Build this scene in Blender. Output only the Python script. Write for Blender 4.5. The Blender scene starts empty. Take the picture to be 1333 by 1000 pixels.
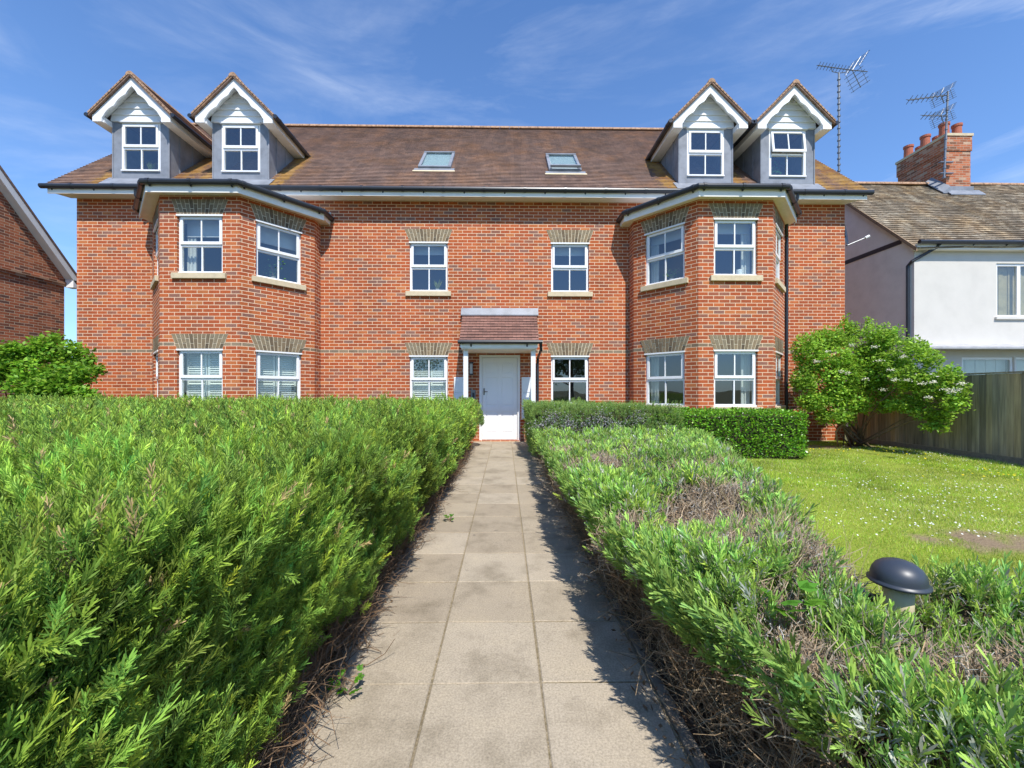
import bpy, math, random
import numpy as np
from mathutils import Vector
R = random.Random(7); NR = np.random.default_rng(11)
rad = math.radians
scene = bpy.context.scene
COL = scene.collection
# ------------------------------------------------------------------ camera numbers
F = 535.0; TH = rad(0.95); H = 1.18; HOR = 510.0
CT, ST = math.cos(TH), math.sin(TH)
def at(px, py, Y):
    """point on the vertical plane y=Y that the survey pixel px,py looks at"""
    u = (px - 666.5) / F
    X = Y * math.tan(math.atan(u) + TH)
    z = Y / (CT - u * ST)
    return X, H + (HOR - py) / F * z
# ------------------------------------------------------------------ node helpers
def new_mat(name):
    m = bpy.data.materials.new(name); m.use_nodes = True
    nt = m.node_tree; nt.nodes.clear()
    return m, nt, nt.nodes, nt.links
def N(nt, typ, **kw):
    n = nt.nodes.new(typ)
    for k, v in kw.items():
        if k.startswith('i_'):
            n.inputs[k[2:].replace('_', ' ')].default_value = v
        else: setattr(n, k, v)
    return n
def c4(c): return (c[0], c[1], c[2], 1.0)
def mixc(nt, fac, a, b, blend='MIX'):
    n = nt.nodes.new('ShaderNodeMix'); n.data_type = 'RGBA'; n.blend_type = blend
    for s, v in ((n.inputs[0], fac), (n.inputs[6], a), (n.inputs[7], b)):
        if isinstance(v, bpy.types.NodeSocket): nt.links.new(v, s)
        elif isinstance(v, (int, float)): s.default_value = v
        else: s.default_value = c4(v)
    return n.outputs[2]
def ramp(nt, src, stops, interp='LINEAR'):
    n = nt.nodes.new('ShaderNodeValToRGB'); n.color_ramp.interpolation = interp
    e = n.color_ramp.elements
    while len(e) > 1: e.remove(e[-1])
    e[0].position = stops[0][0]; e[0].color = c4(stops[0][1])
    for p, c in stops[1:]:
        x = e.new(p); x.color = c4(c)
    nt.links.new(src, n.inputs[0]); return n.outputs[0]
def noise(nt, vec, scale, detail=4, rough=.6, dist=0.0):
    n = N(nt, 'ShaderNodeTexNoise'); n.inputs['Scale'].default_value = scale
    n.inputs['Detail'].default_value = detail; n.inputs['Roughness'].default_value = rough
    n.inputs['Distortion'].default_value = dist
    if vec: nt.links.new(vec, n.inputs['Vector'])
    return n.outputs['Fac']
def finish(nt, col, rough=.7, bump=None, bstr=.2, bdist=.01, spec=.4, metal=0.0, transl=0.0):
    p = N(nt, 'ShaderNodeBsdfPrincipled')
    if isinstance(col, bpy.types.NodeSocket): nt.links.new(col, p.inputs['Base Color'])
    else: p.inputs['Base Color'].default_value = c4(col)
    if isinstance(rough, bpy.types.NodeSocket): nt.links.new(rough, p.inputs['Roughness'])
    else: p.inputs['Roughness'].default_value = rough
    p.inputs['Specular IOR Level'].default_value = spec; p.inputs['Metallic'].default_value = metal
    if bump is not None:
        b = N(nt, 'ShaderNodeBump'); b.inputs['Strength'].default_value = bstr; b.inputs['Distance'].default_value = bdist
        nt.links.new(bump, b.inputs['Height']); nt.links.new(b.outputs[0], p.inputs['Normal'])
    out = N(nt, 'ShaderNodeOutputMaterial'); sh = p.outputs[0]
    if transl:
        t = N(nt, 'ShaderNodeBsdfTranslucent')
        if isinstance(col, bpy.types.NodeSocket): nt.links.new(col, t.inputs[0])
        else: t.inputs[0].default_value = c4(col)
        mx = N(nt, 'ShaderNodeMixShader'); mx.inputs[0].default_value = transl
        nt.links.new(p.outputs[0], mx.inputs[1]); nt.links.new(t.outputs[0], mx.inputs[2]); sh = mx.outputs[0]
    nt.links.new(sh, out.inputs[0])
def simple(name, col, rough=.6, var=.12, scale=6, bstr=.1, spec=.4, metal=0.0, detail=5, stretch=None):
    m, nt, _, L = new_mat(name)
    tc = N(nt, 'ShaderNodeTexCoord'); v = tc.outputs['Object']
    if stretch:
        mp = N(nt, 'ShaderNodeMapping'); mp.inputs['Scale'].default_value = stretch; L.new(v, mp.inputs[0]); v = mp.outputs[0]
    f = noise(nt, v, scale, detail)
    dark = tuple(c * (1 - var * 1.6) for c in col); light = tuple(min(1, c * (1 + var)) for c in col)
    c = ramp(nt, f, [(.25, dark), (.5, col), (.75, light)])
    f2 = noise(nt, v, scale * 12, 3)
    finish(nt, c, rough, f2, bstr, .004, spec, metal)
    return m
def brick_mat(name, stops, mortar, band=None, w=.225, h=.075, ms=.0055, offset=.5, bstr=.5, stain=.25, lichen=False, bump_inv=True):
    m, nt, _, L = new_mat(name)
    uv = N(nt, 'ShaderNodeUVMap'); uv.uv_map = 'UVMap'
    b = N(nt, 'ShaderNodeTexBrick'); b.offset = offset
    b.inputs['Color1'].default_value = (0, 0, 0, 1); b.inputs['Color2'].default_value = (1, 1, 1, 1)
    b.inputs['Mortar'].default_value = (0, 0, 0, 1); b.inputs['Scale'].default_value = 1
    b.inputs['Mortar Size'].default_value = ms; b.inputs['Mortar Smooth'].default_value = .15
    b.inputs['Brick Width'].default_value = w; b.inputs['Row Height'].default_value = h
    L.new(uv.outputs[0], b.inputs[0])
    col = ramp(nt, b.outputs['Color'], stops)
    if band:
        sep = N(nt, 'ShaderNodeSeparateXYZ'); L.new(uv.outputs[0], sep.inputs[0])
        g = N(nt, 'ShaderNodeMath', operation='GREATER_THAN'); g.inputs[1].default_value = band[0]; L.new(sep.outputs[1], g.inputs[0])
        l = N(nt, 'ShaderNodeMath', operation='LESS_THAN'); l.inputs[1].default_value = band[1]; L.new(sep.outputs[1], l.inputs[0])
        mu = N(nt, 'ShaderNodeMath', operation='MULTIPLY'); L.new(g.outputs[0], mu.inputs[0]); L.new(l.outputs[0], mu.inputs[1])
        bc = ramp(nt, b.outputs['Color'], [(0, (.16, .11, .075)), (.5, (.30, .22, .14)), (1, (.22, .17, .12))])
        col = mixc(nt, mu.outputs[0], col, bc)
    tc = N(nt, 'ShaderNodeTexCoord')
    mpw = N(nt, 'ShaderNodeMapping'); mpw.inputs['Scale'].default_value = (2.2, 2.2, .7); L.new(tc.outputs['Object'], mpw.inputs[0])
    n1 = noise(nt, mpw.outputs[0], .9, 8, .65)
    n2 = noise(nt, tc.outputs['Object'], 35, 3)
    sh = ramp(nt, n1, [(.3, (1 - stain,) * 3), (.55, (1, 1, 1)), (.8, (1 + stain * .4,) * 3)])
    col = mixc(nt, 1.0, col, sh, 'MULTIPLY')
    sh2 = ramp(nt, n2, [(.3, (.82,) * 3), (.7, (1.12,) * 3)])
    col = mixc(nt, 1.0, col, sh2, 'MULTIPLY')
    col = mixc(nt, b.outputs['Fac'], col, mortar)
    if lichen:
        a = N(nt, 'ShaderNodeAttribute'); a.attribute_name = 'lichen'
        nl = noise(nt, tc.outputs['Object'], 9, 9, .75)
        nl2 = noise(nt, tc.outputs['Object'], 1.3, 5)
        s = N(nt, 'ShaderNodeMath', operation='MULTIPLY_ADD'); L.new(a.outputs['Fac'], s.inputs[0]); s.inputs[1].default_value = .41; L.new(nl, s.inputs[2])
        msk = ramp(nt, s.outputs[0], [(.76, (0, 0, 0)), (.90, (.85, .85, .85))])
        lc = ramp(nt, nl2, [(.35, (.33, .14, .035)), (.55, (.40, .25, .07)), (.75, (.34, .28, .17))])
        col = mixc(nt, msk, col, lc)
        wide = ramp(nt, nl2, [(.45, (1, 1, 1)), (.7, (1.28, 1.1, .85))])
        col = mixc(nt, 1.0, col, wide, 'MULTIPLY')
    inv = N(nt, 'ShaderNodeMath', operation='SUBTRACT'); inv.inputs[0].default_value = 1.0; L.new(b.outputs['Fac'], inv.inputs[1])
    finish(nt, col, .85, inv.outputs[0], bstr, .006, .25)
    return m
M = {}
REDS = [(0, (.25, .12, .09)), (.07, (.28, .125, .085)), (.16, (.33, .088, .038)), (.5, (.41, .088, .029)), (.85, (.47, .118, .036)), (1, (.50, .17, .06))]
M['brick'] = brick_mat('red_brick', REDS, (.74, .53, .36), band=(2.0995, 2.1755), ms=.0065)
M['brick2'] = brick_mat('old_red_brick', [(0, (.17, .09, .07)), (.3, (.34, .115, .06)), (.7, (.50, .15, .07)), (1, (.58, .22, .11))], (.60, .45, .32), ms=.006)
M['chimbrick'] = brick_mat('chimney_brick', [(0, (.20, .09, .05)), (.4, (.42, .12, .05)), (.8, (.50, .17, .08)), (1, (.5, .33, .22))], (.42, .33, .25), ms=.006)
M['tile'] = brick_mat('clay_tile', [(0, (.17, .118, .098)), (.5, (.235, .150, .117)), (1, (.29, .19, .145))], (.08, .055, .045), w=.165, h=.1, ms=.003, stain=.3, lichen=True)
M['porchtile'] = brick_mat('porch_tile', [(0, (.19, .105, .085)), (.5, (.25, .13, .10)), (1, (.30, .16, .125))], (.06, .04, .03), w=.165, h=.085, ms=.003)
M['oldtile'] = brick_mat('old_tile', [(0, (.15, .11, .07)), (.4, (.26, .21, .155)), (.8, (.35, .29, .21)), (1, (.46, .40, .30))], (.10, .075, .05), w=.17, h=.12, ms=.008, stain=.5, lichen=True)
M['pvc'] = simple('white_plastic', (.82, .82, .82), .3, .02, 3, .02, .5)
M['barge'] = simple('painted_board', (.80, .80, .79), .45, .04, 4, .05)
M['cream'] = simple('cream_paint', (.86, .82, .74), .5, .06, 3, .04)
M['stone'] = simple('buff_stone', (.58, .48, .32), .8, .10, 9, .3)
M['black'] = simple('black_plastic', (.022, .026, .034), .35, .15, 3, .03, .5)
M['lead'] = simple('lead_sheet', (.215, .23, .26), .5, .22, 4, .15, .5)
M['leadlight'] = simple('pale_lead', (.42, .42, .43), .5, .2, 6, .15, .5)
M['render'] = simple('white_render', (.60, .572, .525), .85, .05, 2.2, .2)
M['liftrender'] = simple('shade_lifted_render', (.80, .80, .77), .85, .08, 2.2, .2)  # same white render as the front, colour lightened to brighten the shaded side wall
M['ridge'] = simple('ridge_tile', (.38, .235, .145), .85, .4, 14, .3)
M['terracotta'] = simple('terracotta', (.42, .13, .075), .75, .15, 8, .15)
M['metal'] = simple('galvanised', (.22, .23, .24), .4, .1, 20, .02, .5, .7)
M['interior'] = simple('room_wall', (.20, .19, .18), .9, .05, 2, .02)
M['blind'] = simple('blind_fabric', (.55, .56, .58), .8, .05, 2, .02)
M['shutter'] = simple('shutter_paint', (.78, .80, .77), .5, .03, 3, .02)
M['curtain'] = simple('curtain_cloth', (.60, .60, .58), .9, .08, 4, .02)
M['ochre'] = simple('ochre_curtain', (.46, .36, .20), .9, .2, 5, .02)
M['brass'] = simple('dark_metal', (.10, .095, .09), .3, .1, 9, .02, .5, .6)
M['bark'] = simple('bark', (.17, .115, .075), .9, .25, 14, .5)
M['twig'] = simple('dry_twig', (.27, .185, .115), .9, .25, 14, .4)
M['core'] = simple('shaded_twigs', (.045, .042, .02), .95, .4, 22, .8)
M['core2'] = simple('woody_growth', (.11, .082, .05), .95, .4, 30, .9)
M['ceramic'] = simple('glazed_pot', (.55, .52, .48), .3, .05, 4, .02)
M['blackrub'] = simple('dark_dome', (.035, .043, .058), .42, .1, 3, .02, .6)
M['bollard'] = simple('cream_stem', (.60, .52, .34), .6, .1, 9, .05)
# voussoir bricks vary one by one
def island_mat(name, stops, rough=.85):
    m, nt, _, L = new_mat(name)
    g = N(nt, 'ShaderNodeNewGeometry'); c = ramp(nt, g.outputs['Random Per Island'], stops)
    tc = N(nt, 'ShaderNodeTexCoord'); n = noise(nt, tc.outputs['Object'], 30, 4)
    c = mixc(nt, 1.0, c, ramp(nt, n, [(.3, (.78,) * 3), (.7, (1.15,) * 3)]), 'MULTIPLY')
    finish(nt, c, rough, n, .3, .004, .3); return m
M['voussoir'] = island_mat('arch_brick', [(0, (.10, .075, .05)), (.3, (.19, .14, .085)), (.6, (.27, .20, .12)), (1, (.22, .18, .12))])
M['mortar'] = simple('mortar', (.58, .50, .36), .9, .08, 20, .2)
# fence boards: vertical weathered boards
def fence_mat():
    m, nt, _, L = new_mat('weathered_board')
    g = N(nt, 'ShaderNodeNewGeometry'); c = ramp(nt, g.outputs['Random Per Island'], [(0, (.22, .185, .15)), (.5, (.32, .27, .215)), (.85, (.38, .32, .25)), (1, (.46, .34, .20))])
    tc = N(nt, 'ShaderNodeTexCoord'); mp = N(nt, 'ShaderNodeMapping'); mp.inputs['Scale'].default_value = (30, 30, 1.6); L.new(tc.outputs['Object'], mp.inputs[0])
    n = noise(nt, mp.outputs[0], 1.0, 6)
    c = mixc(nt, 1.0, c, ramp(nt, n, [(.3, (.6,) * 3), (.7, (1.25,) * 3)]), 'MULTIPLY')
    finish(nt, c, .9, n, .3, .004, .2); return m
M['fence'] = fence_mat()
def paving_mat():
    m, nt, _, L = new_mat('concrete_paving')
    g = N(nt, 'ShaderNodeNewGeometry'); tc = N(nt, 'ShaderNodeTexCoord'); v = tc.outputs['Object']
    c = ramp(nt, g.outputs['Random Per Island'], [(0, (.32, .265, .195)), (.5, (.365, .308, .230)), (1, (.41, .35, .27))])
    a = noise(nt, v, 3.2, 8, .65); b = noise(nt, v, 130, 3, .7); d = noise(nt, v, 420, 2, .6)
    c = mixc(nt, 1.0, c, ramp(nt, a, [(.28, (.62, .61, .58)), (.5, (1, 1, 1)), (.75, (1.12, 1.11, 1.08))]), 'MULTIPLY')
    c = mixc(nt, 1.0, c, ramp(nt, b, [(.3, (.72,) * 3), (.5, (1,) * 3), (.72, (1.28,) * 3)]), 'MULTIPLY')
    c = mixc(nt, ramp(nt, d, [(.66, (0,) * 3), (.74, (.8,) * 3)]), c, (.52, .46, .38))
    sp = noise(nt, v, 9, 2, .5); c = mixc(nt, ramp(nt, sp, [(.71, (0,) * 3), (.76, (.5,) * 3)]), c, (.13, .11, .09))
    finish(nt, c, .9, b, .35, .002, .2); return m
M['paving'] = paving_mat()
M['kerb'] = simple('kerb_concrete', (.24, .20, .155), .9, .2, 18, .5)
def soil_mat(name, c0, c1, c2, sc=28):
    m, nt, _, L = new_mat(name)
    tc = N(nt, 'ShaderNodeTexCoord'); v = tc.outputs['Object']
    a = noise(nt, v, sc, 8, .7); b = noise(nt, v, 2.2, 4)
    c = ramp(nt, a, [(.3, c0), (.5, c1), (.7, c2)])
    c = mixc(nt, 1.0, c, ramp(nt, b, [(.3, (.8,) * 3), (.7, (1.2,) * 3)]), 'MULTIPLY')
    finish(nt, c, .95, a, 1.0, .02, .15); return m
M['soil'] = soil_mat('soil', (.07, .045, .03), (.15, .10, .065), (.26, .18, .12))
M['sand'] = soil_mat('joint_sand', (.20, .17, .09), (.34, .27, .17), (.48, .40, .28), 60)
def lawn_mat():
    m, nt, _, L = new_mat('lawn_ground')
    tc = N(nt, 'ShaderNodeTexCoord'); v = tc.outputs['Object']
    a = noise(nt, v, 60, 6, .7); b = noise(nt, v, .8, 5)
    c = ramp(nt, a, [(.3, (.13, .16, .02)), (.55, (.30, .36, .05)), (.75, (.45, .45, .12))])
    at_ = N(nt, 'ShaderNodeAttribute'); at_.attribute_name = 'bare'
    c = mixc(nt, at_.outputs['Fac'], c, ramp(nt, a, [(.3, (.18, .13, .08)), (.7, (.36, .27, .17))]))
    finish(nt, c, .95, a, .8, .02, .15); return m
M['lawn'] = lawn_mat()
M['ground'] = soil_mat('rough_ground', (.07, .08, .03), (.13, .13, .06), (.2, .17, .1), 9)
def leaf_mat(name, transl=.3, rough=.45, spec=.35):
    m, nt, _, L = new_mat(name)
    a = N(nt, 'ShaderNodeAttribute'); a.attribute_name = 'Col'
    finish(nt, a.outputs['Color'], rough, None, transl=transl, spec=spec); return m
M['rosemary'] = leaf_mat('rosemary_leaf', .30, .5, .22)
M['lavender'] = leaf_mat('lavender_leaf', .30, .6, .2)
M['leaf'] = leaf_mat('shrub_leaf', .4, .5, .25)
M['gloss'] = leaf_mat('hedge_leaf', .25, .28, .5)
M['grass'] = leaf_mat('grass_blade', .35, .6, .2)
M['petal'] = leaf_mat('petal', .3, .7, .1)
M['litter'] = leaf_mat('dry_litter', .05, .9, .1)
def glass_mat(name='window_glass', k1=.8, k0=.13):
    m, nt, _, L = new_mat(name)
    tc = N(nt, 'ShaderNodeTexCoord')
    lw = N(nt, 'ShaderNodeLayerWeight'); lw.inputs['Blend'].default_value = .5
    pw = N(nt, 'ShaderNodeMath', operation='POWER'); L.new(lw.outputs['Facing'], pw.inputs[0]); pw.inputs[1].default_value = 3.5
    f = N(nt, 'ShaderNodeMath', operation='MULTIPLY_ADD'); L.new(pw.outputs[0], f.inputs[0]); f.inputs[1].default_value = k1; f.inputs[2].default_value = k0
    t = N(nt, 'ShaderNodeBsdfTransparent'); t.inputs[0].default_value = (.80, .86, .84, 1)
    g = N(nt, 'ShaderNodeBsdfGlossy'); g.inputs['Roughness'].default_value = .004; g.inputs['Color'].default_value = (.92, .96, 1, 1)
    n = noise(nt, tc.outputs['Object'], 1.6, 1); b = N(nt, 'ShaderNodeBump'); b.inputs['Strength'].default_value = .10; b.inputs['Distance'].default_value = .02
    L.new(n, b.inputs['Height']); L.new(b.outputs[0], g.inputs['Normal'])
    mx = N(nt, 'ShaderNodeMixShader'); L.new(f.outputs[0], mx.inputs[0]); L.new(t.outputs[0], mx.inputs[1]); L.new(g.outputs[0], mx.inputs[2])
    o = N(nt, 'ShaderNodeOutputMaterial'); L.new(mx.outputs[0], o.inputs[0]); return m
M['glass'] = glass_mat(); M['skyglass'] = glass_mat('skylight_glass', .3, .10)
# ------------------------------------------------------------------ mesh helpers
def wloc(o):
    v = Vector((0, 0, 0))
    while o is not None: v += o.location; o = o.parent
    return v
class MB:
    def __init__(s): s.v = []; s.f = []
    def face(s, pts):
        i = len(s.v); s.v += [tuple(p) for p in pts]; s.f.append(tuple(range(i, i + len(pts))))
    def hexa(s, c):
        i = len(s.v); s.v += [tuple(p) for p in c]
        for q in ((0, 3, 2, 1), (4, 5, 6, 7), (0, 1, 5, 4), (1, 2, 6, 5), (2, 3, 7, 6), (3, 0, 4, 7)):
            s.f.append(tuple(i + k for k in q))
    def box(s, x0, x1, y0, y1, z0, z1):
        s.hexa([(x0, y0, z0), (x1, y0, z0), (x1, y1, z0), (x0, y1, z0), (x0, y0, z1), (x1, y0, z1), (x1, y1, z1), (x0, y1, z1)])
    def obox(s, fr, s0, s1, d0, d1, z0, z1):
        """fr=(x,y,tx,ty): s along wall, d outwards"""
        x, y, tx, ty = fr; nx, ny = ty, -tx
        P = lambda a, d, z: (x + tx * a + nx * d, y + ty * a + ny * d, z)
        s.hexa([P(s0, d1, z0), P(s1, d1, z0), P(s1, d0, z0), P(s0, d0, z0), P(s0, d1, z1), P(s1, d1, z1), P(s1, d0, z1), P(s0, d0, z1)])
    def prism(s, pts2, a0, a1, f):
        """extrude a polygon; f(p, a) -> 3d"""
        n = len(pts2); i = len(s.v)
        s.v += [f(p, a0) for p in pts2] + [f(p, a1) for p in pts2]
        s.f.append(tuple(i + k for k in range(n))); s.f.append(tuple(i + n + k for k in reversed(range(n))))
        for k in range(n):
            k2 = (k + 1) % n; s.f.append((i + k, i + n + k, i + n + k2, i + k2))
    def tube(s, pts, r, seg=8, cap=True):
        pts = [Vector(p) for p in pts]; rr = r if isinstance(r, (list, tuple)) else [r] * len(pts)
        i0 = len(s.v); prev = None
        for k, p in enumerate(pts):
            a = pts[max(0, k - 1)]; b = pts[min(len(pts) - 1, k + 1)]; d = (b - a).normalized()
            if prev is None:
                u = d.cross(Vector((0, 0, 1)))
                if u.length < 1e-3: u = Vector((1, 0, 0))
                u.normalize()
            else: u = (prev - d * prev.dot(d)).normalized()
            prev = u; w = d.cross(u)
            for q in range(seg):
                t = 2 * math.pi * q / seg; s.v.append(tuple(p + (u * math.cos(t) + w * math.sin(t)) * rr[k]))
        for k in range(len(pts) - 1):
            for q in range(seg):
                q2 = (q + 1) % seg; a = i0 + k * seg; s.f.append((a + q, a + q2, a + seg + q2, a + seg + q))
        if cap:
            s.f.append(tuple(i0 + q for q in reversed(range(seg)))); e = i0 + (len(pts) - 1) * seg; s.f.append(tuple(e + q for q in range(seg)))
    def lathe(s, cx, cy, prof, seg=20):
        i0 = len(s.v)
        for r, z in prof:
            for q in range(seg):
                t = 2 * math.pi * q / seg; s.v.append((cx + r * math.cos(t), cy + r * math.sin(t), z))
        for k in range(len(prof) - 1):
            for q in range(seg):
                q2 = (q + 1) % seg; a = i0 + k * seg; s.f.append((a + q, a + q2, a + seg + q2, a + seg + q))
        s.f.append(tuple(i0 + q for q in reversed(range(seg)))); e = i0 + (len(prof) - 1) * seg; s.f.append(tuple(e + q for q in range(seg)))
    def build(s, name, mat, parent=None, smooth=False, bevel=0):
        off = wloc(parent)
        me = bpy.data.meshes.new(name); me.from_pydata([tuple(Vector(p) - off) for p in s.v], [], s.f); me.update()
        uv = me.uv_layers.new(name='UVMap').data
        V = s.v
        for p in me.polygons:
            n = p.normal; t = Vector((0, 0, 1)).cross(n)
            if t.length < 1e-3: t = Vector((1, 0, 0))
            t.normalize(); b = n.cross(t)
            for li in p.loop_indices:
                q = Vector(V[me.loops[li].vertex_index]); uv[li].uv = (q.dot(t), q.dot(b))
        if smooth:
            for p in me.polygons: p.use_smooth = True
        me.materials.append(M[mat]); o = bpy.data.objects.new(name, me); COL.objects.link(o)
        if parent: o.parent = parent
        if bevel:
            bv = o.modifiers.new('bevel', 'BEVEL'); bv.width = bevel; bv.segments = 2; bv.limit_method = 'ANGLE'
        return o
def tag(o, label=None, cat=None, group=None, kind=None):
    for k, v in (('label', label), ('category', cat), ('group', group), ('kind', kind)):
        if v: o[k] = v
    return o
def thing(name, label, cat, loc, group=None):
    o = bpy.data.objects.new(name, None); COL.objects.link(o); o.location = loc; o.empty_display_size = .2
    return tag(o, label, cat, group)
def qmesh(name, Q, col, mat, parent=None):
    """Q (n,k,3) polygons, col (n,3)"""
    Q = np.asarray(Q, dtype=np.float32); n, k, _ = Q.shape
    off = np.array(wloc(parent), dtype=np.float32)
    me = bpy.data.meshes.new(name); me.vertices.add(n * k); me.vertices.foreach_set('co', (Q - off).reshape(-1))
    me.loops.add(n * k); me.loops.foreach_set('vertex_index', np.arange(n * k, dtype=np.int32))
    me.polygons.add(n); me.polygons.foreach_set('loop_start', np.arange(0, n * k, k, dtype=np.int32))
    me.polygons.foreach_set('loop_total', np.full(n, k, dtype=np.int32))
    me.update(calc_edges=True)
    a = me.color_attributes.new('Col', 'FLOAT_COLOR', 'POINT')
    c = np.ones((n, k, 4), dtype=np.float32); c[:, :, :3] = np.asarray(col, dtype=np.float32).reshape(n, -1, 3)
    a.data.foreach_set('color', c.reshape(-1)); me.materials.append(M[mat])
    o = bpy.data.objects.new(name, me); COL.objects.link(o)
    if parent: o.parent = parent
    return o
def unit(v): return v / np.maximum(np.linalg.norm(v, axis=-1, keepdims=True), 1e-9)
def frames(d):
    """rotation matrices (n,3,3), third column along d, random roll"""
    d = unit(d); r = NR.normal(size=d.shape); x = unit(np.cross(d, r)); y = np.cross(d, x)
    return np.stack([x, y, d], axis=-1)
def rhombs(p, axis, side, L, W):
    """leaf = base, side, tip, side"""
    L = np.asarray(L)[..., None]; W = np.asarray(W)[..., None]
    m = p + axis * L * .5
    return np.stack([p, m + side * W * .5, p + axis * L, m - side * W * .5], axis=-2)
def blades(p, axis, side, L, W):
    """narrow leaf with a blunt tip, six corners"""
    L = np.asarray(L)[..., None]; W = np.asarray(W)[..., None]; o = []
    for a, w_, sg in ((0, .22, 1), (.55, .5, 1), (.97, .26, 1), (1.0, .0, 1), (.97, .26, -1), (.55, .5, -1)): o.append(p + axis * L * a + side * W * w_ * sg)
    return np.stack(o, axis=-2)
def vnoise(x, y, s=1.0, seed=0):
    """cheap smooth noise -1..1"""
    o = np.zeros_like(x, dtype=float); rs = np.random.default_rng(seed)
    for k in range(7):
        a = rs.uniform(0, 6.28); f = s * rs.uniform(.6, 2.4); ph = rs.uniform(0, 6.28)
        o += np.sin((x * math.cos(a) + y * math.sin(a)) * f + ph)
    return o / 3.2
# ------------------------------------------------------------------ world, sun, camera
EL, AZ = 54.0, 15.0
w = bpy.data.worlds.new('World'); scene.world = w; w.use_nodes = True; nt = w.node_tree; nt.nodes.clear()
sky = N(nt, 'ShaderNodeTexSky'); sky.sky_type = 'NISHITA'; sky.sun_disc = False
sky.sun_elevation = rad(EL); sky.sun_rotation = rad(180 - AZ); sky.air_density = 1.0; sky.dust_density = .3; sky.ozone_density = 2.2
tc = N(nt, 'ShaderNodeTexCoord'); mp = N(nt, 'ShaderNodeMapping'); mp.inputs['Scale'].default_value = (1.1, 1.6, 4.2); mp.inputs['Rotation'].default_value = (.15, .42, .2)
nt.links.new(tc.outputs['Generated'], mp.inputs[0])
n1 = noise(nt, mp.outputs[0], 1.5, 10, .62, .9)
mp2 = N(nt, 'ShaderNodeMapping'); mp2.inputs['Scale'].default_value = (3, 3, 16); mp2.inputs['Rotation'].default_value = (.1, .5, .1); nt.links.new(tc.outputs['Generated'], mp2.inputs[0])
n2 = noise(nt, mp2.outputs[0], 2.2, 8, .6, .6)
m1 = ramp(nt, n1, [(.46, (0, 0, 0)), (.85, (.42,) * 3)])
m2 = ramp(nt, n2, [(.35, (.25,) * 3), (.75, (1, 1, 1))])
sx = N(nt, 'ShaderNodeSeparateXYZ'); nt.links.new(tc.outputs['Generated'], sx.inputs[0])
side = ramp(nt, sx.outputs[0], [(0.0, (1.1,) * 3), (.3, (.7,) * 3), (.50, (.8,) * 3), (.62, (2.6,) * 3)])
mm = mixc(nt, 1.0, m1, m2, 'MULTIPLY'); mm = mixc(nt, 1.0, mm, side, 'MULTIPLY')
hz_ = ramp(nt, sx.outputs[2], [(0.0, (.30,) * 3), (.35, (.08,) * 3), (.8, (0,) * 3)])
skc = mixc(nt, 1.0, sky.outputs[0], (.64, .91, 1.22), 'MULTIPLY')
cl = mixc(nt, mm, skc, (6.2, 6.6, 7.2)); cl = mixc(nt, hz_, cl, (3.2, 4.2, 5.6))
bg = N(nt, 'ShaderNodeBackground'); bg.inputs[1].default_value = .15
wo = N(nt, 'ShaderNodeOutputWorld'); nt.links.new(cl, bg.inputs[0]); nt.links.new(bg.outputs[0], wo.inputs[0])
sl = bpy.data.lights.new('sun', 'SUN'); sl.energy = 4.6; sl.angle = rad(.5); sl.color = (1, .955, .88)
so = bpy.data.objects.new('sun', sl); COL.objects.link(so)
S = Vector((math.sin(rad(AZ)) * math.cos(rad(EL)), -math.cos(rad(AZ)) * math.cos(rad(EL)), math.sin(rad(EL))))
so.rotation_euler = S.to_track_quat('Z', 'Y').to_euler(); so.location = S * 30
cd = bpy.data.cameras.new('camera'); cam = bpy.data.objects.new('camera', cd); COL.objects.link(cam)
cd.sensor_width = 36; cd.lens = F / 1333 * 36; cd.shift_y = 10 / 1333; cd.clip_start = .05; cd.clip_end = 3000
cam.location = (0, 0, H); cam.rotation_euler = (rad(90), 0, -TH); scene.camera = cam
scene.view_settings.view_transform = 'Standard'; scene.view_settings.look = 'None'; scene.view_settings.exposure = .35
scene.view_settings.gamma = 1
scene.cycles.max_bounces = 8; scene.cycles.transparent_max_bounces = 12

# ================================================================== ground
def struct(o): o['kind'] = 'structure'; return o
g = MB(); g.face([(-1500, -1500, -.06), (1500, -1500, -.06), (1500, 1500, -.06), (-1500, 1500, -.06)]); struct(g.build('ground', 'ground'))
# planting soil sheet, gently lumpy
def sheet(name, x0, x1, y0, y1, step, zf, mat, attr=None):
    xs = np.arange(x0, x1 + 1e-6, step); ys = np.arange(y0, y1 + 1e-6, step); X, Y = np.meshgrid(xs, ys); Z = zf(X, Y)
    V = np.stack([X, Y, Z], -1).reshape(-1, 3); nx, ny = len(xs), len(ys)
    fs = [(j * nx + i, j * nx + i + 1, (j + 1) * nx + i + 1, (j + 1) * nx + i) for j in range(ny - 1) for i in range(nx - 1)]
    me = bpy.data.meshes.new(name); me.from_pydata(V.tolist(), [], fs); me.update()
    for p in me.polygons: p.use_smooth = True
    if attr:
        a = me.attributes.new(attr[0], 'FLOAT', 'POINT'); a.data.foreach_set('value', attr[1](X, Y).reshape(-1).astype(np.float32))
    me.materials.append(M[mat]); o = bpy.data.objects.new(name, me); COL.objects.link(o); return struct(o)
PX0, PX1 = -.745, .59
sheet('planting_bed', -9.9, PX0 - .001, -1.5, 9.78, .1, lambda X, Y: -.02 + .012 * vnoise(X, Y, 9, 1), 'soil')
sheet('border_soil', PX1 + .052, 3.2, -1.5, 9.78, .06, lambda X, Y: -.025 + .014 * vnoise(X, Y, 12, 2), 'soil')
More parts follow.
